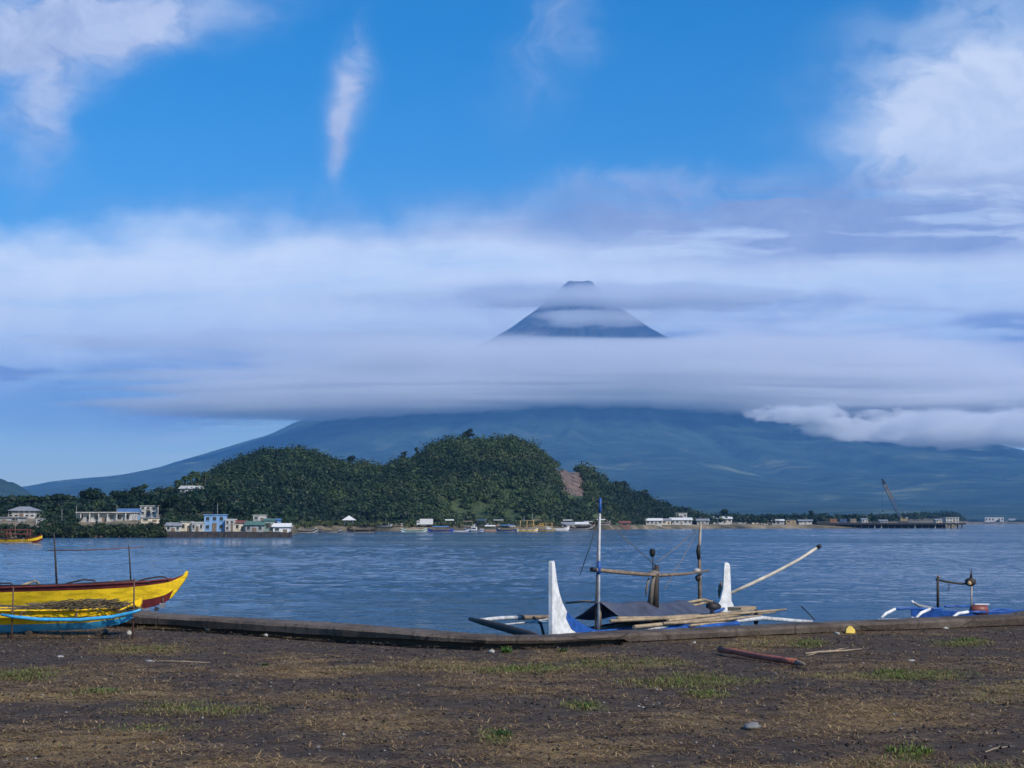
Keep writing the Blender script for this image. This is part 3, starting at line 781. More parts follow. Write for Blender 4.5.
# ------------------------------------------------------------------ boats
def hull_mesh(L, beam, sheer, keel, bands, nb=30, fore=1.0, aft=1.0, full=0.55):
    """canoe hull along x; sheer(s), keel(s) give heights for s in 0..1; bands: list of (t_top, material index)"""
    mb = MB(); ts = sorted(set([0, .12, .25, .36, .55, .7, .85, 1] + [b[0] for b in bands]))
    st = np.linspace(0, 1, nb)
    prof = []
    for s in st:
        e = max(1e-3, math.sin(math.pi * min(max(s, .004), .996)))
        b = beam / 2 * e ** full
        zk, zs = keel(s), sheer(s)
        prof.append([(b * (t ** .55) * (.35 + .65 * t ** .4) if t > 0 else b * .04, zk + (zs - zk) * t) for t in ts])
    nt = len(ts)
    for side in (1, -1):
        vs = [((s - .5) * L, side * y, z) for s, r in zip(st, prof) for y, z in r]
        for i in range(nb - 1):
            for k in range(nt - 1):
                tm = (ts[k] + ts[k + 1]) / 2
                mi = next(m for tt, m in bands if tm <= tt + 1e-6)
                f = (i * nt + k, (i + 1) * nt + k, (i + 1) * nt + k + 1, i * nt + k + 1)
                if side > 0: f = f[::-1]
                mb.add([vs[j] for j in f], [(0, 1, 2, 3)], mi, True)
    # bottom strip and recessed deck
    for i in range(nb - 1):
        a, b = prof[i], prof[i + 1]; x0, x1 = (st[i] - .5) * L, (st[i + 1] - .5) * L
        mb.add([(x0, -a[0][0], a[0][1]), (x1, -b[0][0], b[0][1]), (x1, b[0][0], b[0][1]), (x0, a[0][0], a[0][1])], [(0, 1, 2, 3)], bands[0][1])
        for sd in (1, -1):
            ins = [(max(.0, q[-1][0] - .025), q[-1][1]) for q in (a, b)]; dk = [(max(.0, q[-1][0] * .93 - .025), q[-1][1] - min(.16, (q[-1][1] - q[0][1]) * .3)) for q in (a, b)]
            mb.add([(x0, sd * a[-1][0], a[-1][1]), (x1, sd * b[-1][0], b[-1][1]), (x1, sd * ins[1][0], ins[1][1]), (x0, sd * ins[0][0], ins[0][1])], [(0, 1, 2, 3)], bands[-1][1])
            mb.add([(x0, sd * ins[0][0], ins[0][1]), (x1, sd * ins[1][0], ins[1][1]), (x1, sd * dk[1][0], dk[1][1]), (x0, sd * dk[0][0], dk[0][1])], [(0, 1, 2, 3)], bands[-1][1])
            mb.add([(x0, 0, dk[0][1]), (x1, 0, dk[1][1]), (x1, sd * dk[1][0], dk[1][1]), (x0, sd * dk[0][0], dk[0][1])], [(0, 1, 2, 3)], bands[-1][1])
    return mb, st, prof

# --- the big white and blue outrigger boat beyond the wall
def white_boat():
    B = P(552, 628, 37.8); S = P(725, 606, 48.4)
    ax = (S - B); L = math.hypot(ax.x, ax.y); ang = math.atan2(ax.y, ax.x)
    base = Vector(((B.x + S.x) / 2, (B.y + S.y) / 2, WATER))
    e = empty('outrigger_boat', base, 'white and blue outrigger boat with tall white bow fin moored behind the seawall', 'boat')
    d = Vector((math.cos(ang), math.sin(ang), 0)); nrm = Vector((-d.y, d.x, 0))    # nrm: away from camera side
    W = lambda s, n, z: Vector((B.x, B.y, 0)) + d * s + nrm * n + Vector((0, 0, z))
    GZ = -1.42 - WATER
    mb, st, prof = hull_mesh(L, 1.05, lambda s: GZ + .08 * abs(2 * s - 1) ** 3 + .12 * s, lambda s: -.28 + .35 * abs(2 * s - 1) ** 5, [(.55, 0), (.72, 1), (1, 0)], 40)
    o = mb.build('hull', [WHITE, BLUE], e); o.rotation_euler = (0, 0, ang)
    # bow fin, seen broadside: straight leading edge and a hollow trailing curve
    zz = lambda y, s=0: EYE - (y - HOR) / (F / CT) * (37.8 + .862 * s)
    edge = [(-.06, 561), (.02, 560.5), (.07, 563), (.13, 572), (.20, 582), (.32, 592), (.50, 602), (.76, 611), (1.15, 618), (1.75, 624.5), (2.5, 629.5), (3.0, 632)]
    outl = [(-.10, -2.1), (-.08, -1.2)] + [(-.08, zz(563))] + [(s, zz(y, s)) for s, y in edge] + [(3.0, -1.5), (1.5, -2.0)]
    M = Matrix.Translation(Vector((B.x, B.y, 0))) @ Matrix.Rotation(ang, 4, 'Z')
    mb = MB().prism([(a, z) for a, z in outl], .11, 0, M); mb.build('bow_fin', WHITE, e, base=base)
    ed = [(.74, 611.5), (1.15, 618), (1.75, 624.5), (2.5, 629.5), (3.2, 632)]
    top = [(s, zz(y, s) + .012) for s, y in ed]; bot = [(s - .16, z - .27) for s, z in top]; bot[0] = (top[0][0] - .05, top[0][1] - .17)
    MB().prism(top + bot[::-1], .135, 0, M).build('blue_trim', BLUE, e, base=base)
    # gunwales
    for sd in (1, -1):
        mb = MB(); pts = [W(L * s, sd * (r[-1][0] + .02), r[-1][1] + WATER + .01) for s, r in zip(st, prof)][5:-2]
        mb.tube(pts, .045, 6); mb.build('gunwale', BLUE, e, base=base)
    # stern fin
    y2 = lambda y: EYE - (y - HOR) / (F / CT) * 48.2
    c = P(727, 606, 48.2)
    o2 = [(-.08, y2(563)), (-.10, y2(567)), (-.15, y2(588)), (-.26, y2(599)), (-.40, y2(606)), (-.40, -1.9), (.30, -1.9), (.24, y2(606)), (.14, y2(600)), (.11, y2(567)), (.08, y2(563)), (.0, y2(562))]
    mb = MB().prism(o2, .12, 0, Matrix.Translation((c.x, c.y, 0)) @ Matrix.Rotation(.25, 4, 'Z')); mb.build('stern_fin', WHITE, e, base=base)
    # tent-like tarpaulin over the hold
    ns, nn = 26, 9; vs = []; fs = []
    for layer in (0, 1):
        for i in range(ns):
            s = 2.75 + (9.9 - 2.75) * i / (ns - 1)
            for k in range(-nn, nn + 1):
                f = abs(k) / nn
                zr = -.56 + .0 * s - .045 * (s - 2.75) - (.07 * math.sin((s - 2.75) * 1.1) ** 2)
                z = zr - f ** 1.15 * (.52 - .02 * (s - 2.75)) - .05 * math.sin(f * math.pi) + .025 * (vnoise(s * 2.1, k * .5, 5) - .5)
                vs.append(W(s + (.12 * f if i == 0 else 0), k / nn * .82, z - layer * .03))
    w = 2 * nn + 1; off = ns * w
    for i in range(ns - 1):
        for k in range(w - 1):
            a = i * w + k; fs.append((a, a + w, a + w + 1, a + 1)); a += off; fs.append((a, a + 1, a + w + 1, a + w))
    for i in range(ns - 1):
        for k in (0, w - 1):
            a = i * w + k; fs.append((a, a + w, a + w + off, a + off))
    for k in range(w - 1):
        for i in (0, ns - 1):
            a = i * w + k; fs.append((a, a + 1, a + 1 + off, a + off))
    MB().add(vs, fs, 0, True).build('canopy', TARP, e, base=base)
    for s in (2.85, 6.2, 9.7):
        MB().tube([W(s, 0, -1.3), W(s, 0, -.62 - .045 * (s - 2.75))], .035, 6).build('canopy_post', WOOD, e, base=base)
    # masts
    def pole(name, pts, r, m, par=e, n=8):
        mb = MB(); mb.tube(pts, r, n); return mb.build(name, m, par, base=base)
    mm = pole('mast', [P(598.5, 631, 40.2), P(599, 560, 40.2), P(600, 505, 40.2)], [.042, .036, .03], mat('greyed_white_paint', (.46, .47, .48), .6, .45, 5))
    pole('blue_mast_top', [P(600, 513, 40.2), P(600.3, 498, 40.2)], [.042, .036], BLUE, mm)
    pole('blue_band', [P(598.9, 574, 40.2), P(599.1, 561, 40.2)], [.053, .051], BLUE, mm)
    pole('mast_stay', [P(595.5, 628, 40.6), P(597.5, 560, 40.4), P(599, 514, 40.3)], [.03, .025, .02], WOOD, mm)
    m2 = pole('mast', [P(700, 612, 46.4), P(699.6, 572, 46.4), P(699, 545, 46.4), P(700.3, 523, 46.4)], [.07, .06, .04, .028], WOOD)
    pole('mast_wrap', [P(698.8, 559, 46.35), P(698.2, 551, 46.35), P(698.6, 545, 46.35)], [.055, .075, .045], BLACK, m2)
    pole('mast_tip', [P(700, 545, 46.45), P(700.5, 523, 46.45)], [.035, .028], WHITE, m2)
    mb = MB().blob(P(697, 571, 46.2), (.13, .11, .09), 3, amp=.15); mb.build('white_lamp', WPL, m2, base=base)
    mb = MB().blob(P(698, 578, 46.2), (.09, .08, .11), 4, amp=.3); mb.build('black_bundle', BLACK, m2, base=base)
    m3 = pole('post', [P(655, 608, 43), P(655.5, 590, 43), P(656.8, 565, 43)], [.12, .105, .075], DARKWOOD)
    mb = MB()
    mb.tube([P(650, 604, 42.9), P(652, 585, 42.9), P(655, 572, 42.9)], [.09, .07, .05], 7); mb.tube([P(649, 578, 42.8), P(646.5, 588, 42.8), P(646, 596, 42.8)], [.035, .04, .025], 6)
    mb.blob(P(654, 573, 42.95), (.16, .12, .09), 9, amp=.4); mb.build('rope_wrap', ROPE, m3, base=base)
    pole('lantern_pole', [P(653, 575, 43), P(652.6, 553, 43)], [.022, .015], DARKWOOD, m3)
    mb = MB().lathe([(.0, -.12), (.06, -.10), (.08, -.04), (.095, .02), (.08, .08), (.09, .10), (.04, .13), (.0, .13)], P(652.4, 553, 43), 10); mb.build('lantern', BLACK, m3, base=base)
    pole('spar', [P(592, 569.5, 40), P(612, 571.5, 40.8), P(640, 574, 42), P(660, 575.3, 43.2), P(685, 574, 45), P(709, 570.5, 46.6)], [.055, .06, .06, .055, .045, .03], WOOD)
    mb = MB().tube([P(591.5, 569.4, 39.95), P(595, 569.9, 40.1)], [.068, .066], 8); mb.build('spar_end', BLACK, e, base=base)
    # raised bamboo boom at the stern
    bo = pole('boom', [P(729, 594, 48.4), P(752, 583.5, 48.6), P(776, 572, 48.8), P(800, 559, 49), P(818, 547, 49.1)], [.06, .062, .058, .052, .045], mat('pale_bamboo', (.55, .49, .40), .5, .3, 3))
    pole('boom_tip', [P(817.4, 547.4, 49.1), P(821, 545.4, 49.1)], [.075, .06], BLACK, bo)
    # stern clutter
    mb = MB().blob(P(713, 607, 47.6), (.28, .2, .2), 12, amp=.3); mb.build('engine_cover', BLACK, e, base=base)
    mb = MB().blob(P(722, 592, 48.6), (.14, .1, .34), 14, amp=.25); mb.build('net_bundle', WOOD, e, base=base)
    mb = MB(); mb.tube([P(685, 603, 45.5), P(704, 599.5, 46.5), P(712, 602, 47)], [.05, .05, .04], 6); mb.tube([P(692, 606, 45.5), P(712, 601, 47.2)], .045, 6)
    mb.build('deck_poles', BAMBOO, e, base=base)
    # outrigger on the left side: arm and dark float
    pole('outrigger_arm', [P(553, 616.5, 39.8), P(536, 617.2, 39.3), P(518, 617.5, 38.8)], [.05, .06, .07], WOOD)
    pole('outrigger_arm', [P(520, 617.3, 38.8), P(500, 618.2, 38.2), P(479, 620.3, 37.5)], [.05, .055, .05], MATS['greyed_white_paint'])
    pole('float', [P(470, 619, 37.4), P(484, 622.5, 36.4), P(505, 628, 35.2), P(530, 635, 33.8), P(560, 648, 32)], [.05, .085, .10, .10, .08], DARKWOOD)
    pole('float_tie', [P(533, 617, 39.2), P(541, 624, 38.6), P(545, 640, 38)], [.04, .04, .04], DARKWOOD)
    pole('cross_rail', [P(500, 625, 38), P(530, 622, 38.6), P(548, 619, 39)], [.025, .025, .025], MATS['greyed_white_paint'])
    mb = MB().box(P(538, 622.5, 38.8), (.5, .2, .06), .2); mb.build('seat_plank', WHITE, e, base=base)
    pole('outrigger_arm', [P(566, 603, 41.5), P(585, 601.2, 41), P(597, 602.5, 40.5)], [.03, .035, .03], WOOD)
    # bundle of bamboo along the near side, blue and white float under it
    for (x0, y0, Y0, x1, y1, Y1, r) in ((610, 621, 38.8, 786, 609.5, 44.5, .05), (634, 627, 38.5, 752, 613, 43.5, .055), (663, 623.5, 39.5, 762, 615.5, 43.2, .045), (668, 620.5, 40, 742, 610.5, 44, .05), (690, 625.5, 40, 754, 617.5, 43.5, .04), (720, 613, 43, 775, 612.2, 45, .04), (617, 618, 39.5, 700, 614.5, 43, .04)):
        a, b = P(x0, y0, Y0), P(x1, y1, Y1); mid = a.lerp(b, .5) + Vector((0, 0, -.04))
        pole('bamboo_pole', [a, a.lerp(mid, .5), mid, mid.lerp(b, .5), b], [r, r * 1.05, r, r * .9, r * .6], BAMBOO)
    pole('float', [P(600, 640, 37), P(650, 632, 39), P(690, 628.5, 40.2), P(738, 623.5, 41.8)], [.06, .075, .075, .07], BLUE)
    pole('float_end', [P(736, 621.5, 42), P(762, 618, 43), P(790, 620.5, 43.6), P(812, 621.5, 44)], [.045, .065, .06, .04], MATS['greyed_white_paint'])
    for x, Y0 in ((712, 42.5), (756, 43.2)):
        mb = MB().tube([P(x, 611, Y0 + .5), P(x, 623, Y0)], [.07, .07], 6); mb.build('lashing', BLACK, e, base=base)
    mb = MB().box(P(690, 624.5, 41.5), (1.6, .25, .16), .75); mb.build('side_board', BLUE, e, base=base)
    mb = MB().box(P(742, 608.5, 46), (1.0, .5, .12), .9); mb.build('stern_plank', BAMBOO, e, base=base)
    pole('mooring_stick', [P(801, 606, 46), P(815, 620, 45.5)], [.02, .018], DARKWOOD)
    # rigging
    for i, (x0, y0, Y0, x1, y1, Y1) in enumerate(((699.5, 527, 46.4, 657, 562, 43), (699.5, 527, 46.4, 664, 590, 43.2), (599.5, 516, 40.2, 580, 575, 41.5), (600, 514, 40.2, 656.5, 566, 43), (600, 510, 40.2, 699.5, 530, 46.4))):
        if i == 4: continue
        pole('rope', [P(x0, y0, Y0), P((x0 + x1) / 2, (y0 + y1) / 2 + 1.5, (Y0 + Y1) / 2), P(x1, y1, Y1)], .012, ROPE, n=5)
white_boat()

# --- the small blue boat to the right
def small_blue_boat():
    base = Vector((P(975, 611, 49).x, 49.0, WATER)); ang = .12
    e = empty('outrigger_boat', base, 'small blue outrigger boat with lamp frame and red drum, floating behind the wall', 'boat')
    mb, st, prof = hull_mesh(4.6, .62, lambda s: .52 + .20 * (1 - s) ** 4 + .12 * s ** 6, lambda s: -.18 + .3 * abs(2 * s - 1) ** 5, [(.45, 1), (.86, 0), (1, 0)], 30)
    o = mb.build('hull', [BLUE, WHITE], e); o.rotation_euler = (0, 0, ang)
    def pole(name, pts, r, m, par=e, n=8):
        mb = MB(); mb.tube(pts, r, n); return mb.build(name, m, par, base=base)
    pole('bow_stick', [P(911.5, 600.5, 48.8), P(918, 605.5, 48.9), P(934, 609.5, 49)], [.03, .06, .08], STEEL)
    pole('bow_stick_tip', [P(911.5, 600.5, 48.78), P(913.5, 603, 48.8)], [.035, .04], WHITE)
    for pts in (((881, 618), (886, 613.5), (895, 609), (906, 608.2), (930, 608.8)), ((916, 618), (921, 613), (930, 609), (942, 608.5)), ((953, 617), (958, 613.5), (968, 612), (986, 612))):
        pw = [P(x, y, 47.2 + .22 * i) for i, (x, y) in enumerate(pts)]
        a = pole('outrigger_arm', pw[:3] , [.04, .055, .05], WHITE)
        pole('outrigger_arm', pw[2:], [.04, .04, .035][:len(pw) - 2], BLUE)
    pole('float', [P(878, 620, 47.1), P(930, 621, 47.0), P(1000, 622, 46.9), P(1040, 621, 46.8)], [.05, .07, .07, .05], WHITE)
    for pts in (((985, 611.5), (1000, 609), (1012, 610), (1020, 613)), ((945, 606.5), (960, 606.3), (985, 606.5))):
        pole('outrigger_arm', [P(x, y, 49.3 + .5 * i) for i, (x, y) in enumerate(pts)], .035, BLUE)
    p1 = pole('post', [P(938, 609, 49), P(937.7, 577.5, 49)], [.05, .045], DARKWOOD)
    mb = MB().lathe([(.0, -.05), (.06, -.03), (.06, .03), (.0, .06)], P(938.5, 576.8, 49), 8); mb.build('post_cap', WOOD, p1, base=base)
    pole('post', [P(971.3, 609, 49.2), P(971.6, 585, 49.2)], [.03, .03], mat('pale_post', (.40, .33, .28), .7, .3, 5))
    pole('crossbar', [P(936, 579.5, 49), P(948, 582, 49.05), P(960, 583.6, 49.1), P(973, 584.3, 49.2)], [.035, .04, .035, .03], DARKWOOD)
    pole('hanging_hook', [P(949, 582.5, 49), P(949, 590, 49), P(947.5, 590.5, 49)], .014, DARKWOOD)
    mb = MB().lathe([(.0, -.15), (.10, -.13), (.17, -.06), (.19, .02), (.16, .09), (.08, .13), (.03, .15)], P(970.5, 582, 49.05), 14); lo = mb.build('lamp', DARKWOOD, e, base=base)
    mb = MB().blob(P(969.5, 583.2, 48.9), (.08, .05, .08), 3, amp=.1); mb.build('lamp_glass', mat('amber_glass', (.4, .26, .12), .3, .2, 4), lo, base=base)
    pole('lamp_spike', [P(971, 578, 49.1), P(971.5, 569.5, 49.1)], [.05, .008], DARKWOOD, lo)
    c = P(979, 610, 48.8); mb = MB()
    for sgn in (1,):
        mb.tube([c + Vector((-.29, 0, 0)), c + Vector((-.27, 0, 0)), c + Vector((0, 0, .0)), c + Vector((.26, .0, 0)), c + Vector((.28, 0, 0))], [.12, .165, .19, .165, .13], 14)
    mb.build('drum', mat('dull_red_plastic', (.20, .055, .042), .5, .3, 5), e, base=base)
    mb = MB().box(c + Vector((.1, .02, .2)), (.5, .18, .03), 0); mb.build('drum_plank', WHITE, e, base=base)
small_blue_boat()

# --- the large yellow and maroon boat at the left
def yellow_boat():
    Y0 = 57.0; Lm = 15.5
    bow = P(187.5, 572.5, Y0)
    base = Vector((bow.x - Lm / 2, Y0, WATER))
    e = empty('outrigger_boat', base, 'large yellow and maroon outrigger boat with two thin masts, bow pointing right', 'boat')
    zpx = lambda y: EYE - (y - HOR) / (F / CT) * Y0 - WATER
    xpx = lambda s: (s) * Lm
    # s=1 is the bow; heights read along the hull
    sh = lambda s: float(np.interp((1 - s) * Lm / (Y0 / (F / CT)), [0, 4, 9, 18, 40, 90, 190, 280, 360, 400], [zpx(573), zpx(574), zpx(576.3), zpx(579), zpx(581.5), zpx(584), zpx(587), zpx(586), zpx(578), zpx(573)]))
    kl = lambda s: float(np.interp((1 - s) * Lm / (Y0 / (F / CT)), [0, 3, 8, 14, 22, 32, 42, 60, 120, 300, 360, 400], [zpx(574.5), zpx(580), zpx(588), zpx(596), zpx(602), zpx(605.5), zpx(607.5), -.15, -.3, -.3, .1, .9]))
    mb, st, prof = hull_mesh(Lm, 1.5, sh, kl, [(.34, 1), (.87, 0), (1, 1)], 70, full=.8)
    mb.build('hull', [YELLOW, MAROON], e)
    # yellow stem piece
    outl = [((x - 187.5) * Y0 / (F / CT), zpx(y)) for x, y in ((188, 571), (186.3, 570.5), (184.8, 573), (182.5, 577), (179.5, 580), (176, 586), (173, 592), (170.5, 598), (173, 596.5), (178, 590), (183, 583), (187.5, 576))]
    M = Matrix.Translation((Lm / 2, 0, 0))
    MB().prism(outl, .16, 0, M).build('stem', YELLOW, e)
    for sd in (1, -1):
        mb = MB(); mb.tube([((s - .5) * Lm, sd * (r[-1][0] + .02), r[-1][1] + .02) for s, r in zip(st, prof)][2:-3], .04, 6); mb.build('rail', MAROON, e)
    def pole(name, pts, r, m, par=e, n=7):
        mb = MB(); mb.tube(pts, r, n); return mb.build(name, m, par, base=base)
    pole('mast', [P(57, 590, Y0), P(55.5, 560, Y0), P(54, 533, Y0)], [.045, .04, .03], DARKWOOD)
    pole('mast', [P(131, 584, Y0), P(130, 565, Y0), P(128.8, 545, Y0)], [.035, .03, .022], DARKWOOD)
    pole('mast_line', [P(48, 550.5, Y0), P(90, 550, Y0), P(143, 547.2, Y0)], [.022, .022, .018], mat('red_brown_line', (.13, .07, .06), .7, .3, 5))
    for pts in (((-10, 588), (0, 583.5), (10, 583), (16, 588)), ((60, 586), (68, 583), (84, 579.5), (94, 580.5), (99, 586)), ((106, 585), (118, 581.5), (135, 580)), ((128, 585), (145, 579), (160, 576.5), (166, 577.5), (168.5, 580.5))):
        pole('bent_hoop', [P(x, y, Y0 - .2) for x, y in pts], .034, DARKWOOD)
    pole('deck_spar', [P(-5, 586, Y0 - .3), P(60, 585, Y0 - .3), P(115, 582, Y0 - .3), P(150, 582, Y0 - .3)], .045, DARKWOOD)
    for sd, yy in ((-1, 5),):
        for i, x in enumerate((-60, 20, 100)):
            b0 = P(x, 586, Y0)
            pole('outrigger_arm', [b0, b0 + Vector((0, 1.8, .12)), b0 + Vector((0, 3.4, -.35)), b0 + Vector((0, 3.9, -.95))], [.05, .05, .045, .04], BAMBOO)
        b0 = P(-110, 586, Y0) + Vector((0, 3.9, -.95)); b1 = P(125, 586, Y0) + Vector((0, 3.9, -.95)); b0.z = b1.z = WATER + .03
        pole('float', [b0, b0.lerp(b1, .5), b1], [.07, .09, .06], BAMBOO)
    a = pole('anchor_line', [P(163, 598, Y0 - .1), P(163, 603, Y0 - .1)], .018, ROPE)
    mb = MB().box(P(162.3, 605.5, Y0 - .1), (.22, .14, .16), .2, rx=.3); mb.build('anchor_stone', STEEL, a, base=base)
    mb = MB().box(P(156.5, 609, Y0 - .1), (.14, .1, .16), .5, ry=.4); mb.build('fender', BLACK, a, base=base)
yellow_boat()

# --- the beached light blue boat, its load of brush, the stakes
def beached_boat():
    Y0 = 20.9; base = G(0, HOR + EYE / Y0 * F / 1.0); base = Vector((P(0, 632, Y0).x - .2, Y0, 0))
    e = empty('beached_boat', base, 'small light blue and yellow boat pulled up on the sand, loaded with brush', 'boat')
    k = Y0 / (F / CT)
    zpx = lambda y: EYE - (y - HOR) * k
    bx = (140 * k + P(0, 632, Y0).x) - base.x    # bow, local x
    bowx = P(141, 600, Y0).x - base.x; Lm = bowx * 2
    dd = lambda s: (1 - s) * Lm / k
    sh = lambda s: float(np.interp(dd(s), [0, 4, 12, 25, 60, 140, 290, 310], [zpx(596.5), zpx(600), zpx(605), zpx(607.5), zpx(609), zpx(609), zpx(604), zpx(598)]))
    kl = lambda s: float(np.interp(dd(s), [0, 3, 8, 20, 50, 140, 290, 310], [zpx(598), zpx(612), zpx(618), zpx(623), zpx(628), zpx(631), zpx(624), zpx(606)]))
    mb, st, prof = hull_mesh(Lm, .62, sh, kl, [(.36, 1), (1, 0)], 44, full=.7)
    mb.build('hull', [YELLOW, SKYBLUE], e)
    MB().prism([((x - 141) * k + bowx, zpx(y)) for x, y in ((142.5, 596), (141, 595.8), (138.5, 602), (136, 609), (139, 609.5), (141.5, 603))], .06).build('stem', YELLOW, e)
    for sd in (1, -1):
        mb = MB(); mb.tube([((s - .5) * Lm, sd * (r[-1][0] + .01), r[-1][1] + .01) for s, r in zip(st, prof)][2:-3], .014, 6); mb.build('rail', YELLOW, e)
    def pole(name, pts, r, m, par=e, n=8):
        mb = MB(); mb.tube(pts, r, n); return mb.build(name, m, par, base=base)
    f = Y0 - .75
    pole('outrigger_float', [P(1, 614.5, f), P(15, 617, f), P(40, 619.5, f), P(80, 619.8, f), P(112, 617, f), P(132, 612.5, f), P(141, 609.5, f)], [.018, .024, .026, .026, .026, .024, .012], SKYBLUE)
    for x, y in ((20, 612), (76, 611), (118, 609)):
        pole('outrigger_arm', [P(x + 2, y, Y0), P(x + 1, y + 1, Y0 - .4), P(x, y + 7, f)], .013, mat('red_brown_stick', (.10, .055, .04), .7, .4, 6))
    pole('bow_brace', [P(138, 609, Y0), P(134, 604, Y0 - .3), P(120, 610, Y0 - .6)], .012, YELLOW)
    # two log rollers it rests on
    for x in (30, 100):
        b0 = P(x, 632, Y0); 
        pole('log_support', [Vector((b0.x, Y0 - .08, .03)), Vector((b0.x, Y0 + .28, .03))], .042, DARKWOOD)
    # float of white foam hanging at the bow
    mb = MB().blob(P(129.5, 622, Y0 - .35), (.04, .036, .04), 3, amp=.2); o = mb.build('foam_float', mat('grubby_foam', (.33, .32, .29), .8, .4, 12), base=P(129.5, 622, Y0 - .35)); o.location.z = .055
    tag(o, 'white foam float lying on the sand under the beached boat bow', 'float')
    # brush: a heap of crossed dry sticks and leaves
    n = 1500; rr = RNG
    px = 4 + rr.random(n) * 132; arch = np.interp(px, [0, 20, 60, 100, 125, 138], [4, 6, 9, 12, 9, 2])
    py = 611 - rr.random(n) * arch + rr.normal(0, .8, n) + np.where(px < 30, 3, 0)
    Yj = Y0 + rr.normal(0, .16, n)
    pts = np.array([tuple(P(a, b, c)) for a, b, c in zip(px, py, Yj)])
    an = rr.normal(0, .22, n) + (rr.random(n) < .5) * math.pi; el = rr.normal(.0, .16, n); Ln = .06 + .22 * rr.random(n) ** 2; wd = .006 + .007 * rr.random(n)
    d = np.stack([np.cos(an) * np.cos(el), np.sin(an) * np.cos(el), np.sin(el)], 1)
    s = np.stack([np.zeros(n), np.sin(rr.random(n) * 6.28) * .4, np.ones(n)], 1); s /= np.linalg.norm(s, axis=1)[:, None]
    t = np.cross(d, s); t /= np.linalg.norm(t, axis=1)[:, None]
    b_ = pts - d * Ln[:, None] / 2; e_ = pts + d * Ln[:, None] / 2
    V = np.stack([b_ + s * wd[:, None] / 2, b_ - s * wd[:, None] / 4 + t * wd[:, None] / 2, b_ - s * wd[:, None] / 4 - t * wd[:, None] / 2,
                  e_ + s * wd[:, None] / 3, e_ - s * wd[:, None] / 6 + t * wd[:, None] / 3, e_ - s * wd[:, None] / 6 - t * wd[:, None] / 3], 1)
    i = np.arange(n)[:, None] * 6
    Q = np.concatenate([i + np.array([[0, 1, 4, 3]]), i + np.array([[1, 2, 5, 4]]), i + np.array([[2, 0, 3, 5]])])
    r = rr.random((n, 1)); c = np.where(rr.random((n, 1)) < .3, np.array([[.20, .17, .11]]), np.where(rr.random((n, 1)) < .3, np.array([[.07, .06, .035]]), np.array([[.13, .095, .065]]))) * (.5 + r)
    hb = Vector((P(70, 609, Y0).x, Y0, zpx(612)))
    me = np_mesh('brush_pile', V.reshape(-1, 3) - np.array(tuple(hb)), Q, BLADE, col=np.repeat(c, 6, 0))
    tag(mesh_obj('brush_pile', me, [], loc=hb), 'heap of dry sticks and brush piled on the beached boat', 'brush pile')
    for px_, y0, y1, Yp, lb in ((12.5, 587, 637, 20.2, 'thin leaning stake stuck in the sand before the beached boat, left one'), (133.5, 578, 632, 20.3, 'thin brown stake in the sand at the bow of the beached boat')):
        b0 = G(px_, HOR + EYE / Yp * F); q_ = Vector((P(px_, 600, Yp).x, Yp, -.05)); tp = P(px_ + .8, y0, Yp)
        mb = MB(); mb.tube([q_, q_.lerp(tp, .5) + Vector((.006, 0, 0)), tp], [.015, .013, .010], 7)
        tag(mb.build('stake', MATS['red_brown_stick'], base=q_), lb, 'stake')
beached_boat()

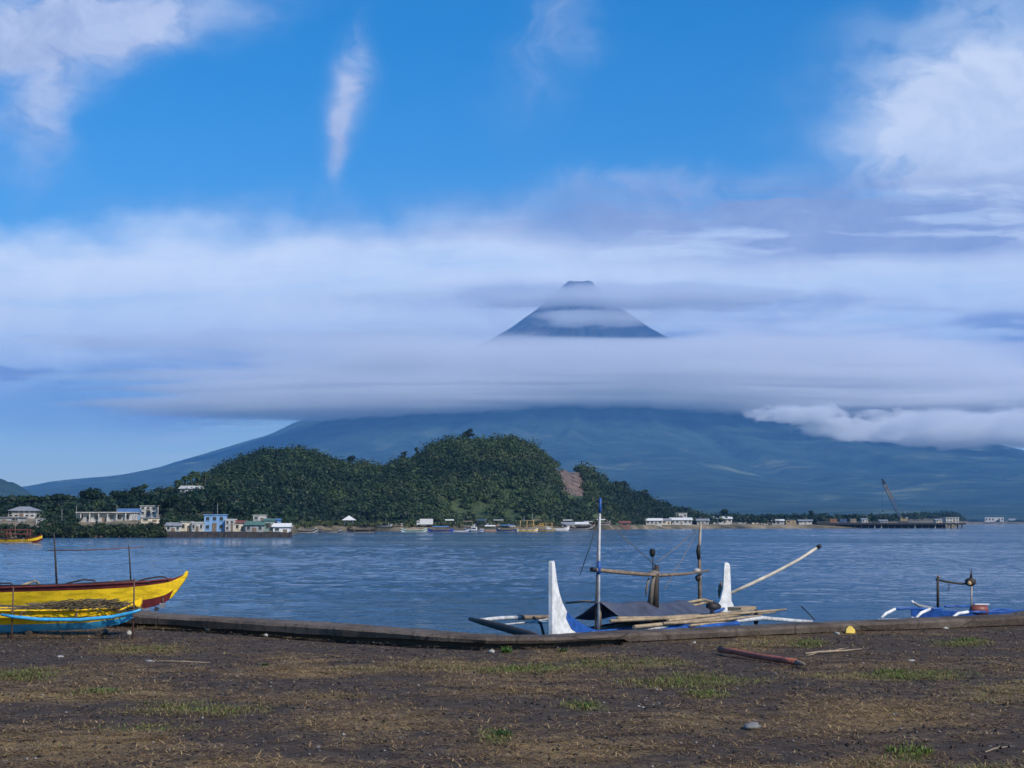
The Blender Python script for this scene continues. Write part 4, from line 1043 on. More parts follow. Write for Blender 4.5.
# --- small boats along the far shore
def shore_boat(name, x, yw, lpx, cols, label, rz=0.0, canopy=None, mast=True, cabin=None, sheer_k=1.0, frames=None, fm=None, beam=None, Y=None, group='boats along the far shore'):
    Y = Y or (EYE - WATER) * F / (yw - HOR); k = Y / F
    L = lpx * k; c = P(x, yw, Y); c.z = WATER if Y < shore_Y(x) + 3 else float(land_z(x, Y - shore_Y(x))) + .1
    e = empty(name, c, label, 'boat', group, rz)
    h = max(.7, L * .09) * sheer_k
    mb, st, prof = hull_mesh(L, beam or max(.9, L * .13), lambda s: h + h * .9 * abs(2 * s - 1) ** 4, lambda s: -.2 + (h * .8) * abs(2 * s - 1) ** 6, [(.4, 1), (.8, 0), (1, 1)], 14)
    mb.build('hull', cols, e)
    for sd in (1, -1):
        mb = MB(); mb.tube([(-L * .4, sd * L * .2, .1), (L * .4, sd * L * .2, .1)], .09, 6); mb.build('float', BAMBOO, e)
        for t in (-.25, .25):
            mb = MB(); mb.tube([(L * t, 0, h), (L * t, sd * L * .12, h * 1.05), (L * t, sd * L * .2, .15)], .06, 5); mb.build('outrigger_arm', BAMBOO, e)
    if canopy:
        cw, ch, m = canopy
        for t in (-1, 1):
            for sd in (1, -1): MB().tube([(t * cw * L / 2, sd * L * .06, h * .5), (t * cw * L / 2, sd * L * .06, ch)], .05, 5).build('canopy_post', WOOD, e)
        mb = MB(); n = 6; vs = []
        for t in (-1, 1):
            for zz in (0, -.08):
                for j in range(n + 1):
                    f = j / n * 2 - 1; vs.append((t * cw * L / 2 * 1.08, f * L * .085, ch + .35 * (1 - f * f) + zz))
        w = n + 1; fs = [(j, j + 1, 2 * w + j + 1, 2 * w + j) for j in range(n)] + [(w + j, 3 * w + j, 3 * w + j + 1, w + j + 1) for j in range(n)]
        fs += [(j, w + j, w + j + 1, j + 1) for j in range(n)] + [(2 * w + j, 2 * w + j + 1, 3 * w + j + 1, 3 * w + j) for j in range(n)] + [(0, 2 * w, 3 * w, w), (n, w + n, 3 * w + n, 2 * w + n)]
        mb.add(vs, fs); mb.build('canopy', m, e)
    if cabin:
        cx, cl, chh, m = cabin
        mb = MB().box((cx * L, 0, h * .6 + chh / 2), (cl * L, L * .11, chh), taper=.92); cb = mb.build('cabin', m, e)
        for sd in (1, -1):
            mb = MB().box((cx * L, sd * L * .056, h * .6 + chh * .62), (cl * L * .75, .05, chh * .3)); mb.build('window', GLASS, cb)
    if mast:
        mb = MB(); mb.tube([(L * .1, 0, h * .4), (L * .1, 0, h + L * .32)], [.09, .05], 6); mb.build('mast', WOOD, e)
    if frames:
        mb = MB(); hh = frames
        for t in (-.3, 0, .3):
            for sd in (1, -1): mb.tube([(L * t, sd * L * .09, h * .4), (L * t, sd * L * .09, h + hh)], .08, 5)
        for sd in (1, -1): mb.tube([(-L * .34, sd * L * .09, h + hh), (L * .34, sd * L * .09, h + hh)], .08, 5); mb.tube([(-L * .34, sd * L * .09, h + hh * .5), (L * .34, sd * L * .09, h + hh * .5)], .07, 5)
        for t in (-.3, 0, .3): mb.tube([(L * t, -L * .09, h + hh), (L * t, L * .09, h + hh)], .07, 5)
        mb.build('deck_frame', fm or mat('yellow_frame', (.45, .31, .12), .6, .3, 2), e)
    return e
shore_boat('outrigger_boat', 8, 542, 66, [YELLOW, MAROON], 'distant low yellow boat with red brown pole frame afloat at the left edge', rz=0.1, mast=True, frames=1.5, fm=MAROON, sheer_k=.75, Y=250, group=None)
shore_boat('outrigger_boat', 302, 532.6, 30, [DARKWOOD, GWALL], 'dark hulled boat hauled out beside the white boathouse at embankment end', .15, mast=False)
shore_boat('outrigger_boat', 330, 532.5, 24, [GWALL, DARKWOOD], 'grey boat on the shore left of white gazebo', -.2, mast=False)
shore_boat('outrigger_boat', 362, 532.3, 30, [DARKWOOD, DARKWOOD], 'long dark canoe on the shore right of white gazebo', .1, mast=False)
shore_boat('outrigger_boat', 414, 532, 26, [mat('green_paint', (.06, .25, .2), .5, .3, 2), WHITE], 'green boat at the waterline below the white box truck', .2, mast=False)
shore_boat('outrigger_boat', 441, 532.2, 26, [mat('violet_blue_paint', (.06, .07, .26), .5, .3, 2), BLUE], 'violet blue boat under a blue cover right of the white truck', -.1, canopy=(.6, 2.0, BLUEROOF), mast=False)
shore_boat('outrigger_boat', 459, 532, 22, [WHITE, BLUE], 'small white boat nosed to the shore between two blue boats', .35, mast=True)
shore_boat('outrigger_boat', 474, 531.6, 20, [BLUE, WHITE], 'dark blue boat right of the small white boat', -.25, cabin=(0, .3, 1.5, WHITE), mast=True)
shore_boat('outrigger_boat', 490, 531.5, 20, [mat('orange_paint', (.5, .16, .05), .5, .3, 2), WHITE], 'orange boat with white canopy left of the yellow framed boats', .2, canopy=(.5, 2.2, WHITE), mast=True)
shore_boat('outrigger_boat', 507, 531.6, 22, [BLUE, DARKWOOD], 'blue boat with tarpaulin roof beside the orange boat', -.1, canopy=(.6, 2.4, BLUEROOF), mast=True)
shore_boat('outrigger_boat', 527, 531.6, 22, [YELLOW, WHITE], 'yellow boat with tall yellow pole frame, left of a pair', .1, frames=3.6, mast=True)
shore_boat('outrigger_boat', 546, 531.2, 20, [YELLOW, BLUE], 'yellow boat with lower pole frame, right of a pair', -.15, frames=2.6, mast=True)
shore_boat('outrigger_boat', 558, 530.8, 24, [WHITE, WHITE], 'white boat with raised bow right of the yellow framed boats', .3, mast=False, sheer_k=1.2)
shore_boat('outrigger_boat', 578, 530.4, 30, [GWALL, DARKWOOD], 'grey boat under a long pale roof at the cove end', .05, canopy=(.8, 2.6, TIN), mast=False)
shore_boat('outrigger_boat', 598, 529.6, 26, [DARKWOOD, GWALL], 'dark boat with pale canopy last before the bare sandy shore', .1, canopy=(.5, 2.6, WHITE), mast=False)

# many small boats hauled out or moored in the clutter under the hill
CL = [(384, 20, [WHITE, GWALL], 'pale small boat hauled out halfway between the gazebo and the white truck', None),
      (396, 16, [DARKWOOD, WHITE], 'dark little boat on the beach left of the green boat', None),
      (449, 16, [BLUE, WHITE], 'little blue boat behind the small white boat on the beach', WHITE),
      (468, 15, [GWALL, WHITE], 'grey little boat with brown awning behind the dark blue boat', WOOD),
      (482, 15, [WHITE, BLUE], 'white little boat with blue awning behind the dark blue boat', BLUEROOF),
      (498, 16, [MAROON, WHITE], 'maroon little boat behind the orange boat', TIN),
      (515, 16, [WHITE, GWALL], 'white little boat between the blue boat and the yellow framed boats', None),
      (537, 14, [DARKWOOD, YELLOW], 'dark little boat wedged between the two yellow framed boats', WOOD),
      (568, 16, [BLUE, WHITE], 'blue little boat with white awning behind the raised bow white boat', WHITE),
      (588, 15, [GWALL, MAROON], 'grey little boat with tin awning behind the long roofed boat', TIN)]
for i, (x, lp, cols, lb, can) in enumerate(CL):
    Y = float(shore_Y(x)) + 7 + 3 * (i % 3)
    shore_boat('outrigger_boat', x, 530, lp, cols, lb, rz=(-.5, .3, .6, -.3)[i % 4], canopy=(.6, 2.3, can) if can else None, mast=i % 2 == 0, Y=Y)

# ------------------------------------------------------------------ buildings on the far shore
def house(name, x0, x1, yt, yb, Y, wall, roofm, label, roof='flat', dep=None, nwin=3, rows=1, cat='house', rz=0.0, cols=False, door=True, group=None, sink=2.0):
    k = Y * CT / F; w = (x1 - x0) * k; h = (yb - yt) * k
    c = P((x0 + x1) / 2, yb, Y); d = dep or max(3.0, min(9.0, w * .6)); c.y += d / 2
    e = empty(name, c, label, cat, group, rz)
    rh = 0 if roof == 'flat' else min(h * .38, w * .22)
    wh = h - rh - (.18 if roof == 'flat' else 0)
    MB().box((0, 0, (wh - sink) / 2), (w, d, wh + sink)).build('wall', wall, e)
    ov = min(.5, w * .06) + .15
    if roof == 'flat':
        MB().box((0, 0, wh + .09), (w + ov, d + ov, .18)).build('roof', roofm, e)
    elif roof == 'gable':
        mb = MB(); a, b = w / 2 + ov, d / 2 + ov; t = .12
        vs = [(-a, -b, wh - .05), (a, -b, wh - .05), (a, b, wh - .05), (-a, b, wh - .05), (-a, 0, wh + rh), (a, 0, wh + rh)]
        mb.add(vs, [(0, 1, 5, 4), (2, 3, 4, 5), (3, 0, 4), (1, 2, 5), (3, 2, 1, 0)]); mb.build('roof', roofm, e)
    else:
        mb = MB(); a, b = w / 2 + ov, d / 2 + ov; r = max(.05, a - b)
        vs = [(-a, -b, wh - .05), (a, -b, wh - .05), (a, b, wh - .05), (-a, b, wh - .05), (-r, 0, wh + rh), (r, 0, wh + rh)]
        mb.add(vs, [(0, 1, 5, 4), (2, 3, 4, 5), (3, 0, 4), (1, 2, 5), (3, 2, 1, 0)]); mb.build('roof', roofm, e)
    me = None
    for r in range(rows):
        zc = wh * (r + .56) / rows
        for i in range(nwin):
            if door and r == 0 and i == nwin // 2 and nwin > 1: continue
            xx = -w / 2 + w * (i + .5) / nwin; ww, hh = w / nwin * .5, wh / rows * .42
            if me is None:
                me = MB().box((0, 0, 0), (ww, .10, hh)).mesh('window', GLASS)
                mf = MB().box((0, 0, -hh / 2 - .06), (ww + .25, .22, .1)).mesh('sill', wall)
            o = bpy.data.objects.new('window', me); COL.objects.link(o); o.parent = e; o.location = (xx, -d / 2 - .02, zc)
            s_ = bpy.data.objects.new('sill', mf); COL.objects.link(s_); s_.parent = o
    if door and nwin > 0:
        MB().box((-w / 2 + w * (nwin // 2 + .5) / nwin if nwin > 1 else w * .25, -d / 2 - .02, min(1.05, wh * .3)), (min(1.1, w * .25), .1, min(2.1, wh * .6))).build('door', WOOD, e)
    if cols:
        n = max(4, int(w / 2.2)); 
        for i in range(n):
            MB().box((-w / 2 + w * (i + .5) / n, -d / 2 - .9, wh / 2), (.28, .28, wh)).build('column', wall, e)
        MB().box((0, -d / 2 - .55, wh + .02), (w + .3, 1.3, .16)).build('porch_slab', roofm, e)
    return e
# left settlement
house('house', 8, 35, 506.5, 517.5, 415, HWALL, TIN, 'white two storey house among trees at the far left', 'hip', nwin=5, rows=2)
house('house', -12, 20, 517, 522, 380, GWALL, TIN, 'low pale shed in the trees below the far left white house', 'flat', nwin=3)
house('hut', 36, 42, 518, 523, 372, HWALL, TIN, 'tiny white hut half hidden by mangroves at left', 'flat', nwin=1, door=False)
house('villa', 77, 131, 512, 523, 380, HWALL, HWALL, 'long white villa with a row of columns above the mangroves', 'flat', dep=7, nwin=7, cols=True)
house('house', 118, 137, 508.5, 521, 396, BWALL, BLUEROOF, 'blue roofed house behind right end of the long white villa', 'gable', nwin=3)
house('house', 140, 156, 505.5, 515.5, 410, HWALL, HWALL, 'square white two storey house right of the blue roofed house', 'flat', nwin=3, rows=2)
house('shed', 141, 159, 517.5, 522, 372, CREAM, TIN, 'low cream shed below the square white house', 'flat', nwin=2)
house('house', 180, 199, 485.5, 493.5, 512, HWALL, HWALL, 'white house perched high on the hillside beside the palms', 'gable', nwin=3, dep=6)
def embankment():
    a = P(150, 538, 337); mb = MB()
    xs = np.linspace(155, 291, 80); rings = []
    for x in xs:
        Y = 337.5 + (x - 155) * .05; p = P(x, 530, Y)
        j = lambda s: float(fbm(x * .6, s * 7.7, 3, s)) - .5
        rings.append([Vector((p.x, Y - 2.5 + j(1) * 1.2, WATER - .6)), Vector((p.x, Y - 1.6 + j(2) * 1.2, WATER + .6 + j(3) * .5)), Vector((p.x, Y - .6 + j(4), WATER + 1.25 + j(5) * .4)), Vector((p.x, Y + 1.5, WATER + 1.42)), Vector((p.x, Y + 1.5, WATER - .6))])
    m = 5; vs = [v for r in rings for v in r]
    fs = [(i * m + k, (i + 1) * m + k, (i + 1) * m + (k + 1) % m, i * m + (k + 1) % m) for i in range(len(rings) - 1) for k in range(m)] + [list(range(m)), list(range((len(rings) - 1) * m, len(rings) * m))[::-1]]
    o = MB().add(vs, fs).build('embankment', mat('dark_boulders', (.028, .025, .024), .85, .6, .9, bump=.8), base=a)
    tag(o, 'dark boulder embankment along the water under the blue house', 'embankment')
embankment()
WY = 343
house('house', 166, 180, 522.5, 531.5, WY, HWALL, TIN, 'low white waterfront house at left end of the embankment', 'gable', nwin=3)
house('house', 180.5, 191, 521.5, 531.5, WY + 1, CREAM, TIN, 'cream waterfront house, second along the embankment', 'flat', nwin=2)
house('house', 191.5, 203, 522, 531.5, WY, HWALL, WHITE, 'white waterfront house just left of the blue house', 'flat', nwin=3)
house('house', 204, 224.5, 514.5, 531.5, WY + 1.5, BWALL, BWALL, 'tall light blue house at the centre of the embankment', 'flat', nwin=3, rows=2)
house('house', 225, 234, 519, 531.5, WY, HWALL, WHITE, 'white house just right of the tall blue house', 'flat', nwin=2, rows=2)
house('house', 234.5, 245, 520.5, 531.5, WY + 1, CREAM, REDROOF, 'cream house with dull red roof right of the blue house', 'gable', nwin=2)
house('house', 245.5, 263, 521, 532, WY, GWALL, GREENROOF, 'grey house with green tin roof on the embankment', 'gable', nwin=3)
house('house', 253, 265, 514.8, 521, WY + 9, HWALL, HWALL, 'small white upper house standing behind the green roofed house', 'flat', nwin=2)
house('house', 263.5, 272.5, 518.5, 532, WY + 1, mat('green_grey_wall', (.22, .30, .27), .7, .3, .8), GREENROOF, 'narrow green grey house near right end of the embankment', 'gable', nwin=1)
house('house', 272, 279, 518.5, 526, WY + 6, BWALL, BLUEROOF, 'small blue roofed house behind the white boathouse', 'gable', nwin=1)
house('boathouse', 273, 289, 523.2, 533, WY + .5, WHITE, WHITE, 'white boathouse with sloping roof at right end of the embankment', 'gable', nwin=2)
def mast_pole(x, y0, y1, Y, label, name='utility_pole', r=.09, arm=True, cat='pole'):
    a, b = P(x, y1, Y), P(x, y0, Y); a.z -= 1.5
    e = empty(name, a, label, cat)
    mb = MB(); mb.tube([a, b], [r, r * .6], 7); mb.build('shaft', STEEL, e, base=a)
    if arm:
        mb = MB(); mb.box(b - Vector((0, 0, .35)), (1.1, .1, .1)); mb.build('crossarm', DARKWOOD, e, base=a)
mast_pole(217.5, 503, 515, 346, 'thin aerial mast rising from the roof of the tall blue house', 'aerial_mast', .07, False, 'mast')
mast_pole(76.5, 505.5, 521, 376, 'utility pole at left end of the long white villa')
mast_pole(117, 505, 520, 385, 'utility pole in front of the blue roofed house')
mast_pole(62, 509, 521, 372, 'utility pole left of the villa among trees')
mast_pole(637, 511.5, 525, 800, 'lone utility pole on the sandy shore before the white warehouses', r=.16)
mast_pole(532.5, 513, 527, 615, 'bare pole on shore behind the yellow framed boats', 'bare_pole', .12, False)
mast_pole(524, 515.5, 527, 618, 'leaning bare pole left of the pair of yellow framed boats', 'bare_pole', .12, False)
def gazebo():
    Y = 604; k = Y / F; c = P(349, 526.5, Y); c.z -= .2
    e = empty('gazebo', c, 'white open gazebo with pyramid roof at foot of the hill', 'gazebo')
    for sx in (-1, 1):
        for sy in (-1, 1):
            mb = MB().box((sx * 1.8, sy * 1.5, 1.3), (.35, .35, 3.4)); mb.build('post', WHITE, e)
    mb = MB(); a = 2.9
    mb.add([(-a, -a, 2.9), (a, -a, 2.9), (a, a, 2.9), (-a, a, 2.9), (0, 0, 4.9)], [(0, 1, 4), (1, 2, 4), (2, 3, 4), (3, 0, 4), (3, 2, 1, 0)]); mb.build('roof', WHITE, e)
    mb = MB().box((0, 0, 1.5), (3.9, 3.2, .2)); mb.build('upper_floor', HWALL, e)
    mb = MB().box((0, -1.62, 2.0), (3.9, .08, .5)); mb.build('railing', HWALL, e)
gazebo()
def truck(x, y, w_px, h_px, Y, label, cargo):
    k = Y / F; L = w_px * k; h = h_px * k; c = P(x, y, Y)
    c.z = float(land_z(x, Y - shore_Y(x)))
    e = empty('box_truck', c, label, 'truck')
    MB().box((L * .09, 0, .9 + (h - .9) / 2), (L * .8, 2.3, h - .9)).build('cargo_box', cargo, e)
    cb = MB().box((-L * .42, 0, 1.5), (L * .17, 2.1, 2.0), taper=.9).build('cab', WHITE, e)
    MB().box((-L * .42, -1.03, 1.9), (L * .1, .06, .6)).build('window', GLASS, cb)
    for xx in (-.4, .2, .35):
        for sd in (1, -1):
            mb = MB(); mb.tube([(L * xx, sd * .85, .5), (L * xx, sd * 1.15, .5)], .5, 12); mb.build('wheel', BLACK, e)
truck(425, 529.2, 16, 7.6, 603, 'white box truck parked on shore behind the green boat', WHITE)
# sheds and warehouses to the right
house('hut', 620, 630, 521, 526, 740, mat('brick_red_wall', (.20, .10, .075), .7, .3, .8), REDROOF, 'small brick red hut on the bare sandy shore', 'gable', nwin=1)
house('warehouse', 646, 662, 518.2, 524.5, 806, HWALL, WHITE, 'white warehouse with low roof, leftmost of the shore warehouses', 'gable', nwin=4, cat='warehouse')
house('warehouse', 662, 671, 518.5, 524.3, 822, CREAM, TIN, 'small cream warehouse between the two long white ones', 'gable', nwin=2, cat='warehouse')
house('warehouse', 671, 692, 517.6, 524, 840, HWALL, WHITE, 'long white warehouse at the foot of hill point', 'gable', nwin=5, cat='warehouse')
house('house', 676, 687, 513, 518.2, 862, HWALL, WHITE, 'white house standing above the long white warehouse', 'flat', nwin=3)
house('warehouse', 713, 732, 516.5, 522.5, 895, HWALL, WHITE, 'pale warehouse alone on flat shore right of the hill point', 'gable', nwin=4, cat='warehouse')
house('shed', 738, 746, 519, 523, 900, GWALL, TIN, 'grey shed right of the lone pale warehouse', 'gable', nwin=2)
house('shed', 752, 768, 519.8, 523.2, 905, CREAM, REDROOF, 'long cream shed with red roof on the right shore', 'gable', nwin=4)
house('shed', 772, 784, 519.2, 523.3, 908, GWALL, WHITE, 'grey walled shed with white roof on the right shore', 'gable', nwin=3)
house('shed', 786, 796, 520, 523.4, 910, mat('ochre_wall', (.33, .25, .14), .7, .3, .8), TIN, 'ochre shed left of the pier', 'flat', nwin=2)
house('shed', 799, 812, 519.5, 523.4, 912, HWALL, TIN, 'white shed with grey roof nearest to left end of the pier', 'gable', nwin=3)
house('house', 985, 1004, 517.3, 522, 3380, HWALL, WHITE, 'large white building on the distant shore at right edge', 'flat', nwin=6, dep=12, sink=4)
house('house', 1009, 1016, 518.6, 522, 3400, HWALL, TIN, 'smaller white building at the extreme right of distant shore', 'gable', nwin=3, dep=9, sink=4)
def pier():
    Y0 = 905.0; zt = EYE - (522.8 - HOR) / F * Y0
    a, b = P(818, 523, Y0), P(966, 523, Y0); c = Vector(((a.x + b.x) / 2, Y0 + 8, WATER))
    e = empty('pier', c, 'long dark pier on rows of piles at the right', 'pier')
    L = b.x - a.x; h = zt - WATER
    MB().box((0, 0, h - .55), (L, 16, 1.1)).build('deck', mat('dark_pier_concrete', (.035, .034, .036), .85, .4, .3), e)
    MB().box((-L * .06, -1.5, h * .42), (L * .86, 7, h * .8)).build('retaining_face', mat('black_pier_wall', (.02, .02, .022), .9, .3, .4), e)
    me = MB().tube([(0, 0, -2.5), (0, 0, h - 1)], .42, 8).mesh('pile', [CONC])
    md = MB().tube([(0, 0, -2.5), (0, 0, h - 1)], .42, 8).mesh('pile', [DARKWOOD])
    for i in range(22):
        for r in range(2):
            o = bpy.data.objects.new('pile', me if i in (2, 8, 9, 14, 17, 19, 20) and r == 0 else md); COL.objects.link(o); o.parent = e
            o.location = (-L / 2 + L * (i + .5) / 22, -6.5 + r * 9, 0)
    mb = MB()
    for i in range(60): mb.box((-L / 2 + L * (i + .5) / 60, -7.6, h + .35), (.18, .18, .7))
    mb.box((0, -7.6, h + .72), (L, .15, .1)); mb.build('railing', STEEL, e)
    return zt
ZP = pier()
def on_pier(name, x0, x1, h_px, label, wall, roofm, cat, **kw):
    Y = 908; yb = HOR - (ZP - EYE) / Y * F
    return house(name, x0, x1, yb - h_px, yb, Y, wall, roofm, label, dep=6, sink=0, cat=cat, **kw)
on_pier('office', 946, 959, 5.5, 'white office cabin at seaward end of the pier', HWALL, WHITE, 'office', nwin=4, rows=2)
on_pier('shed', 936, 942, 4, 'small pale shed left of the white pier office', CREAM, TIN, 'shed', nwin=2, roof='gable')
on_pier('shed', 880, 888, 3.2, 'low grey shed under the crane on the pier', GWALL, TIN, 'shed', nwin=2, roof='gable')
on_pier('shed', 862, 868, 4.6, 'white shed near middle of the pier left of crane', HWALL, TIN, 'shed', nwin=2, roof='gable')
def containers():
    Y = 906
    for i, (x, w, h, m, lb) in enumerate(((833, 7, 2.6, mat('orange_steel', (.26, .13, .07), .6, .3, .6), 'orange shipping container at left end of the pier'),
                                           (843, 7, 2.6, mat('blue_steel', (.06, .10, .19), .6, .3, .6), 'blue shipping container on the pier beside the orange one'),
                                           (853, 6, 2.6, mat('tan_steel', (.28, .23, .16), .6, .3, .6), 'tan shipping container on the pier right of the blue one'))):
        k = Y / F; p = P(x, 523, Y); p.z = ZP; e = empty('shipping_container', p, lb, 'container', 'containers on the pier')
        MB().box((0, 0, h / 2), (w * k, 2.4, h)).build('container_body', m, e)
        mb = MB()
        for j in range(14): mb.box((-w * k / 2 + w * k * (j + .5) / 14, -1.24, h / 2), (.1, .08, h * .9))
        mb.build('corrugation', m, e)
        mb = MB().box((w * k / 2 + .03, 0, h / 2), (.06, 2.2, h * .92)); mb.build('door', m, e)
containers()
def crane():
    Y = 915; k = Y / F; c = P(903, 523, Y); c.z = ZP
    e = empty('crane', c, 'tall lattice boom crane standing on the pier', 'crane')
    for sd in (-1, 1):
        mb = MB().prism([(-2.6, .1), (2.6, .1), (3, .6), (2.6, 1.1), (-2.6, 1.1), (-3, .6)], .7, 0, Matrix.Translation((0, sd * 1.5, 0))); mb.build('track', BLACK, e)
    MB().box((.3, 0, 1.9), (4.6, 2.8, 1.5)).build('turntable', mat('crane_yellow', (.26, .20, .10), .6, .3, .6), e)
    cb = MB().box((-1.3, -.8, 3.3), (1.5, 1.2, 1.4), taper=.9).build('cab', MATS['crane_yellow'], e)
    MB().box((-1.3, -1.41, 3.4), (1.1, .06, .8)).build('window', GLASS, cb)
    MB().box((2.3, 0, 3.0), (1.4, 2.6, 1.4)).build('counterweight', STEEL, e)
    foot = Vector((-1.2, 0, 2.6)); tip = P(882, 479, Y) - c; tip.y = 0
    d = (tip - foot); L = d.length; dn = d.normalized(); sx = Vector((dn.z, 0, -dn.x)); sy = Vector((0, 1, 0))
    def lat(t0, t1, m, name, par=e):
        mb = MB(); n = max(2, int((t1 - t0) * L / 1.6))
        def cn(t, i):
            wd = 1.0 * min(1, .35 + 4 * t, .35 + 4 * (1 - t)); a, b = ((1, 1), (1, -1), (-1, -1), (-1, 1))[i]
            return foot + d * t + sx * a * wd * .9 + sy * b * wd * .7
        for i in range(4): mb.tube([cn(t0 + (t1 - t0) * j / n, i) for j in range(n + 1)], .2, 5)
        for j in range(n):
            ta, tb = t0 + (t1 - t0) * j / n, t0 + (t1 - t0) * (j + 1) / n
            for i in range(4): mb.tube([cn(ta, i), cn(tb, (i + 1) % 4)], .13, 4)
        return mb.build(name, m, par)
    bo = lat(0, .48, mat('dull_blue_steel', (.10, .15, .24), .6, .3, .6), 'boom')
    lat(.48, .86, mat('crane_orange', (.25, .20, .16), .6, .3, .6), 'boom_section', bo); lat(.86, 1, BLACK, 'boom_head', bo)
    mb = MB(); mb.tube([tip, Vector((2.2, 0, 4.0))], .06, 4); mb.tube([tip, Vector((tip.x, 0, 8))], .05, 4); mb.build('cable', DARKWOOD, e)
    mb = MB().box((tip.x, 0, 7.6), (.7, .5, .9)); mb.build('hook_block', BLACK, e)
crane()

NIPA = mat('nipa_thatch', (.16, .12, .08), .9, .4, 1.5)
PLANK = mat('brown_plank_wall', (.17, .12, .085), .85, .4, 1.2)
for x0, x1, yt, yb, w_, r_, lb in ((436, 445, 523.6, 528.6, PLANK, NIPA, 'brown thatched hut behind the violet blue boat'),
                                  (472, 480, 523.2, 528.4, PLANK, TIN, 'brown plank hut with tin roof behind the dark blue boat'),
                                  (503, 511, 522.8, 528, HWALL, TIN, 'pale hut with tin roof behind the tarpaulin roofed boat'),
                                  (562, 574, 522, 527.5, GWALL, TIN, 'grey shed with pale roof behind the raised bow white boat'),
                                  (576, 588, 522, 527, PLANK, WHITE, 'plank shed with white roof at the end of the cove'),
                                  (380, 389, 523.8, 528.6, PLANK, NIPA, 'brown thatched hut under the hill right of the gazebo')):
    house('hut', x0, x1, yt, yb, 622 if x0 < 540 else 640, w_, r_, lb, 'gable', nwin=2, dep=4)
house('shed', 697, 709, 518.6, 523.8, 868, GWALL, TIN, 'low grey shed between the hill point warehouses and the lone pale warehouse', 'gable', nwin=3)
# ------------------------------------------------------------------ trees
def crowns(name, C, R, n, leaf, cols, seed=1, flat=.8, lump=.35, m=LEAF, nj=.5, cj=.5):
    """leaf-clump cards through the volume of every crown; C centres (N,3), R radii"""
    r = np.random.default_rng(seed); C = np.asarray(C, float); R = np.asarray(R, float); Nn = len(C)
    D = r.normal(size=(Nn, n, 3)); D[..., 2] = np.abs(D[..., 2]) * 1.0 - .35 * r.random((Nn, n)); D /= np.linalg.norm(D, axis=2)[..., None]
    rad = (0.45 + .6 * r.random((Nn, n)) ** .5) * (1 + lump * (r.random((Nn, n)) - .5))
    pos = C[:, None] + D * (R[:, None] * rad)[..., None] * np.array([1, 1, flat])
    nn = D + r.normal(size=D.shape) * nj; nn /= np.linalg.norm(nn, axis=2)[..., None]
    ref = r.normal(size=D.shape); u = np.cross(nn, ref); u /= np.linalg.norm(u, axis=2)[..., None]; v = np.cross(nn, u)
    s = leaf * (0.55 + .9 * r.random((Nn, n, 1)))
    V = np.stack([pos - u * s * .5, pos - v * s * .36, pos + u * s * .5 + nn * s * .12, pos + v * s * .36], 2).reshape(-1, 3)
    Q = np.arange(len(V)).reshape(-1, 4)
    pal = np.array(cols); pc = pal[r.integers(0, len(pal), Nn)] * (0.66 + .4 * r.random((Nn, 1)))
    cc = pc[:, None] * (1 - cj / 2 + cj * r.random((Nn, n, 1)))
    return np_mesh(name, V, Q, m, col=np.repeat(cc.reshape(-1, 3), 4, 0))
GREENS = [(.016, .038, .017), (.021, .046, .019), (.027, .055, .021), (.034, .061, .023), (.020, .043, .020), (.040, .066, .026)]
DARKS = [(.010, .026, .013), (.014, .032, .015), (.018, .040, .017), (.023, .045, .019)]

def hill_forest():
    r = np.random.default_rng(5); n = 16000
    x = 128 + r.random(n) * 580; s = r.random(n) ** .85 * 1.12
    X, Y, Z = hill_point(x, s)
    k = ~scar(x, s) & ~scar(x, np.minimum(s + .10, .99)) & (r.random(n) < np.clip(.35 + 1.2 * (ridge_Y(x) - foot_Y(x)) / 150, 0, 1)) & ~((x > 175) & (x < 203) & (Y < 520) & (Z < 14) & (Z > 8))
    X, Y, Z, x, s = X[k], Y[k], Z[k], x[k], s[k]
    R = 1.4 + 3.0 * r.random(len(X)) ** 2.4; R = R * np.interp(s, [0, .1, .9, 1.1], [.65, 1, .95, .75])
    gap = (fbm(X * .045 + 7, (Y + Z) * .045 + 3, 3, 58) > .615) & (s < .9)
    keep = ~gap | (r.random(len(X)) < .22)
    X, Y, Z, x, s, R = X[keep], Y[keep], Z[keep], x[keep], s[keep], R[keep]
    big = (r.random(len(X)) < .035) & (s < .97); R = np.where(big, 3.6 + 1.6 * r.random(len(X)), R)
    C = np.stack([X, Y, Z + R * .5 + np.where(big, 1.6, 0)], 1)
    t = fbm(X * .02, Z * .05 + Y * .02, 3, 55)
    t = fbm(X * .011 + 2, Z * .03 + Y * .012, 3, 56) + .10 * np.exp(-((x - 515) / 45) ** 2 - ((s - .3) / .35) ** 2) - .05 * (x < 330)
    t = t + np.where(big, r.normal(0, .12, len(X)), 0) + r.normal(0, .02, len(X))
    idx = np.digitize(t, [.48, .57])
    pals = [DARKS, GREENS, [(.040, .072, .024), (.050, .084, .027), (.060, .086, .030), (.044, .068, .026)]]
    mes = [crowns('hill_forest', C[idx == i], R[idx == i], 60, 1.05, pals[i], 10 + i, nj=.24, cj=.22) for i in range(3) if (idx == i).any()]
    o = join_meshes('hill_forest', mes)
    tag(o, 'dense dark green forest covering the headland hill', None, kind='stuff')

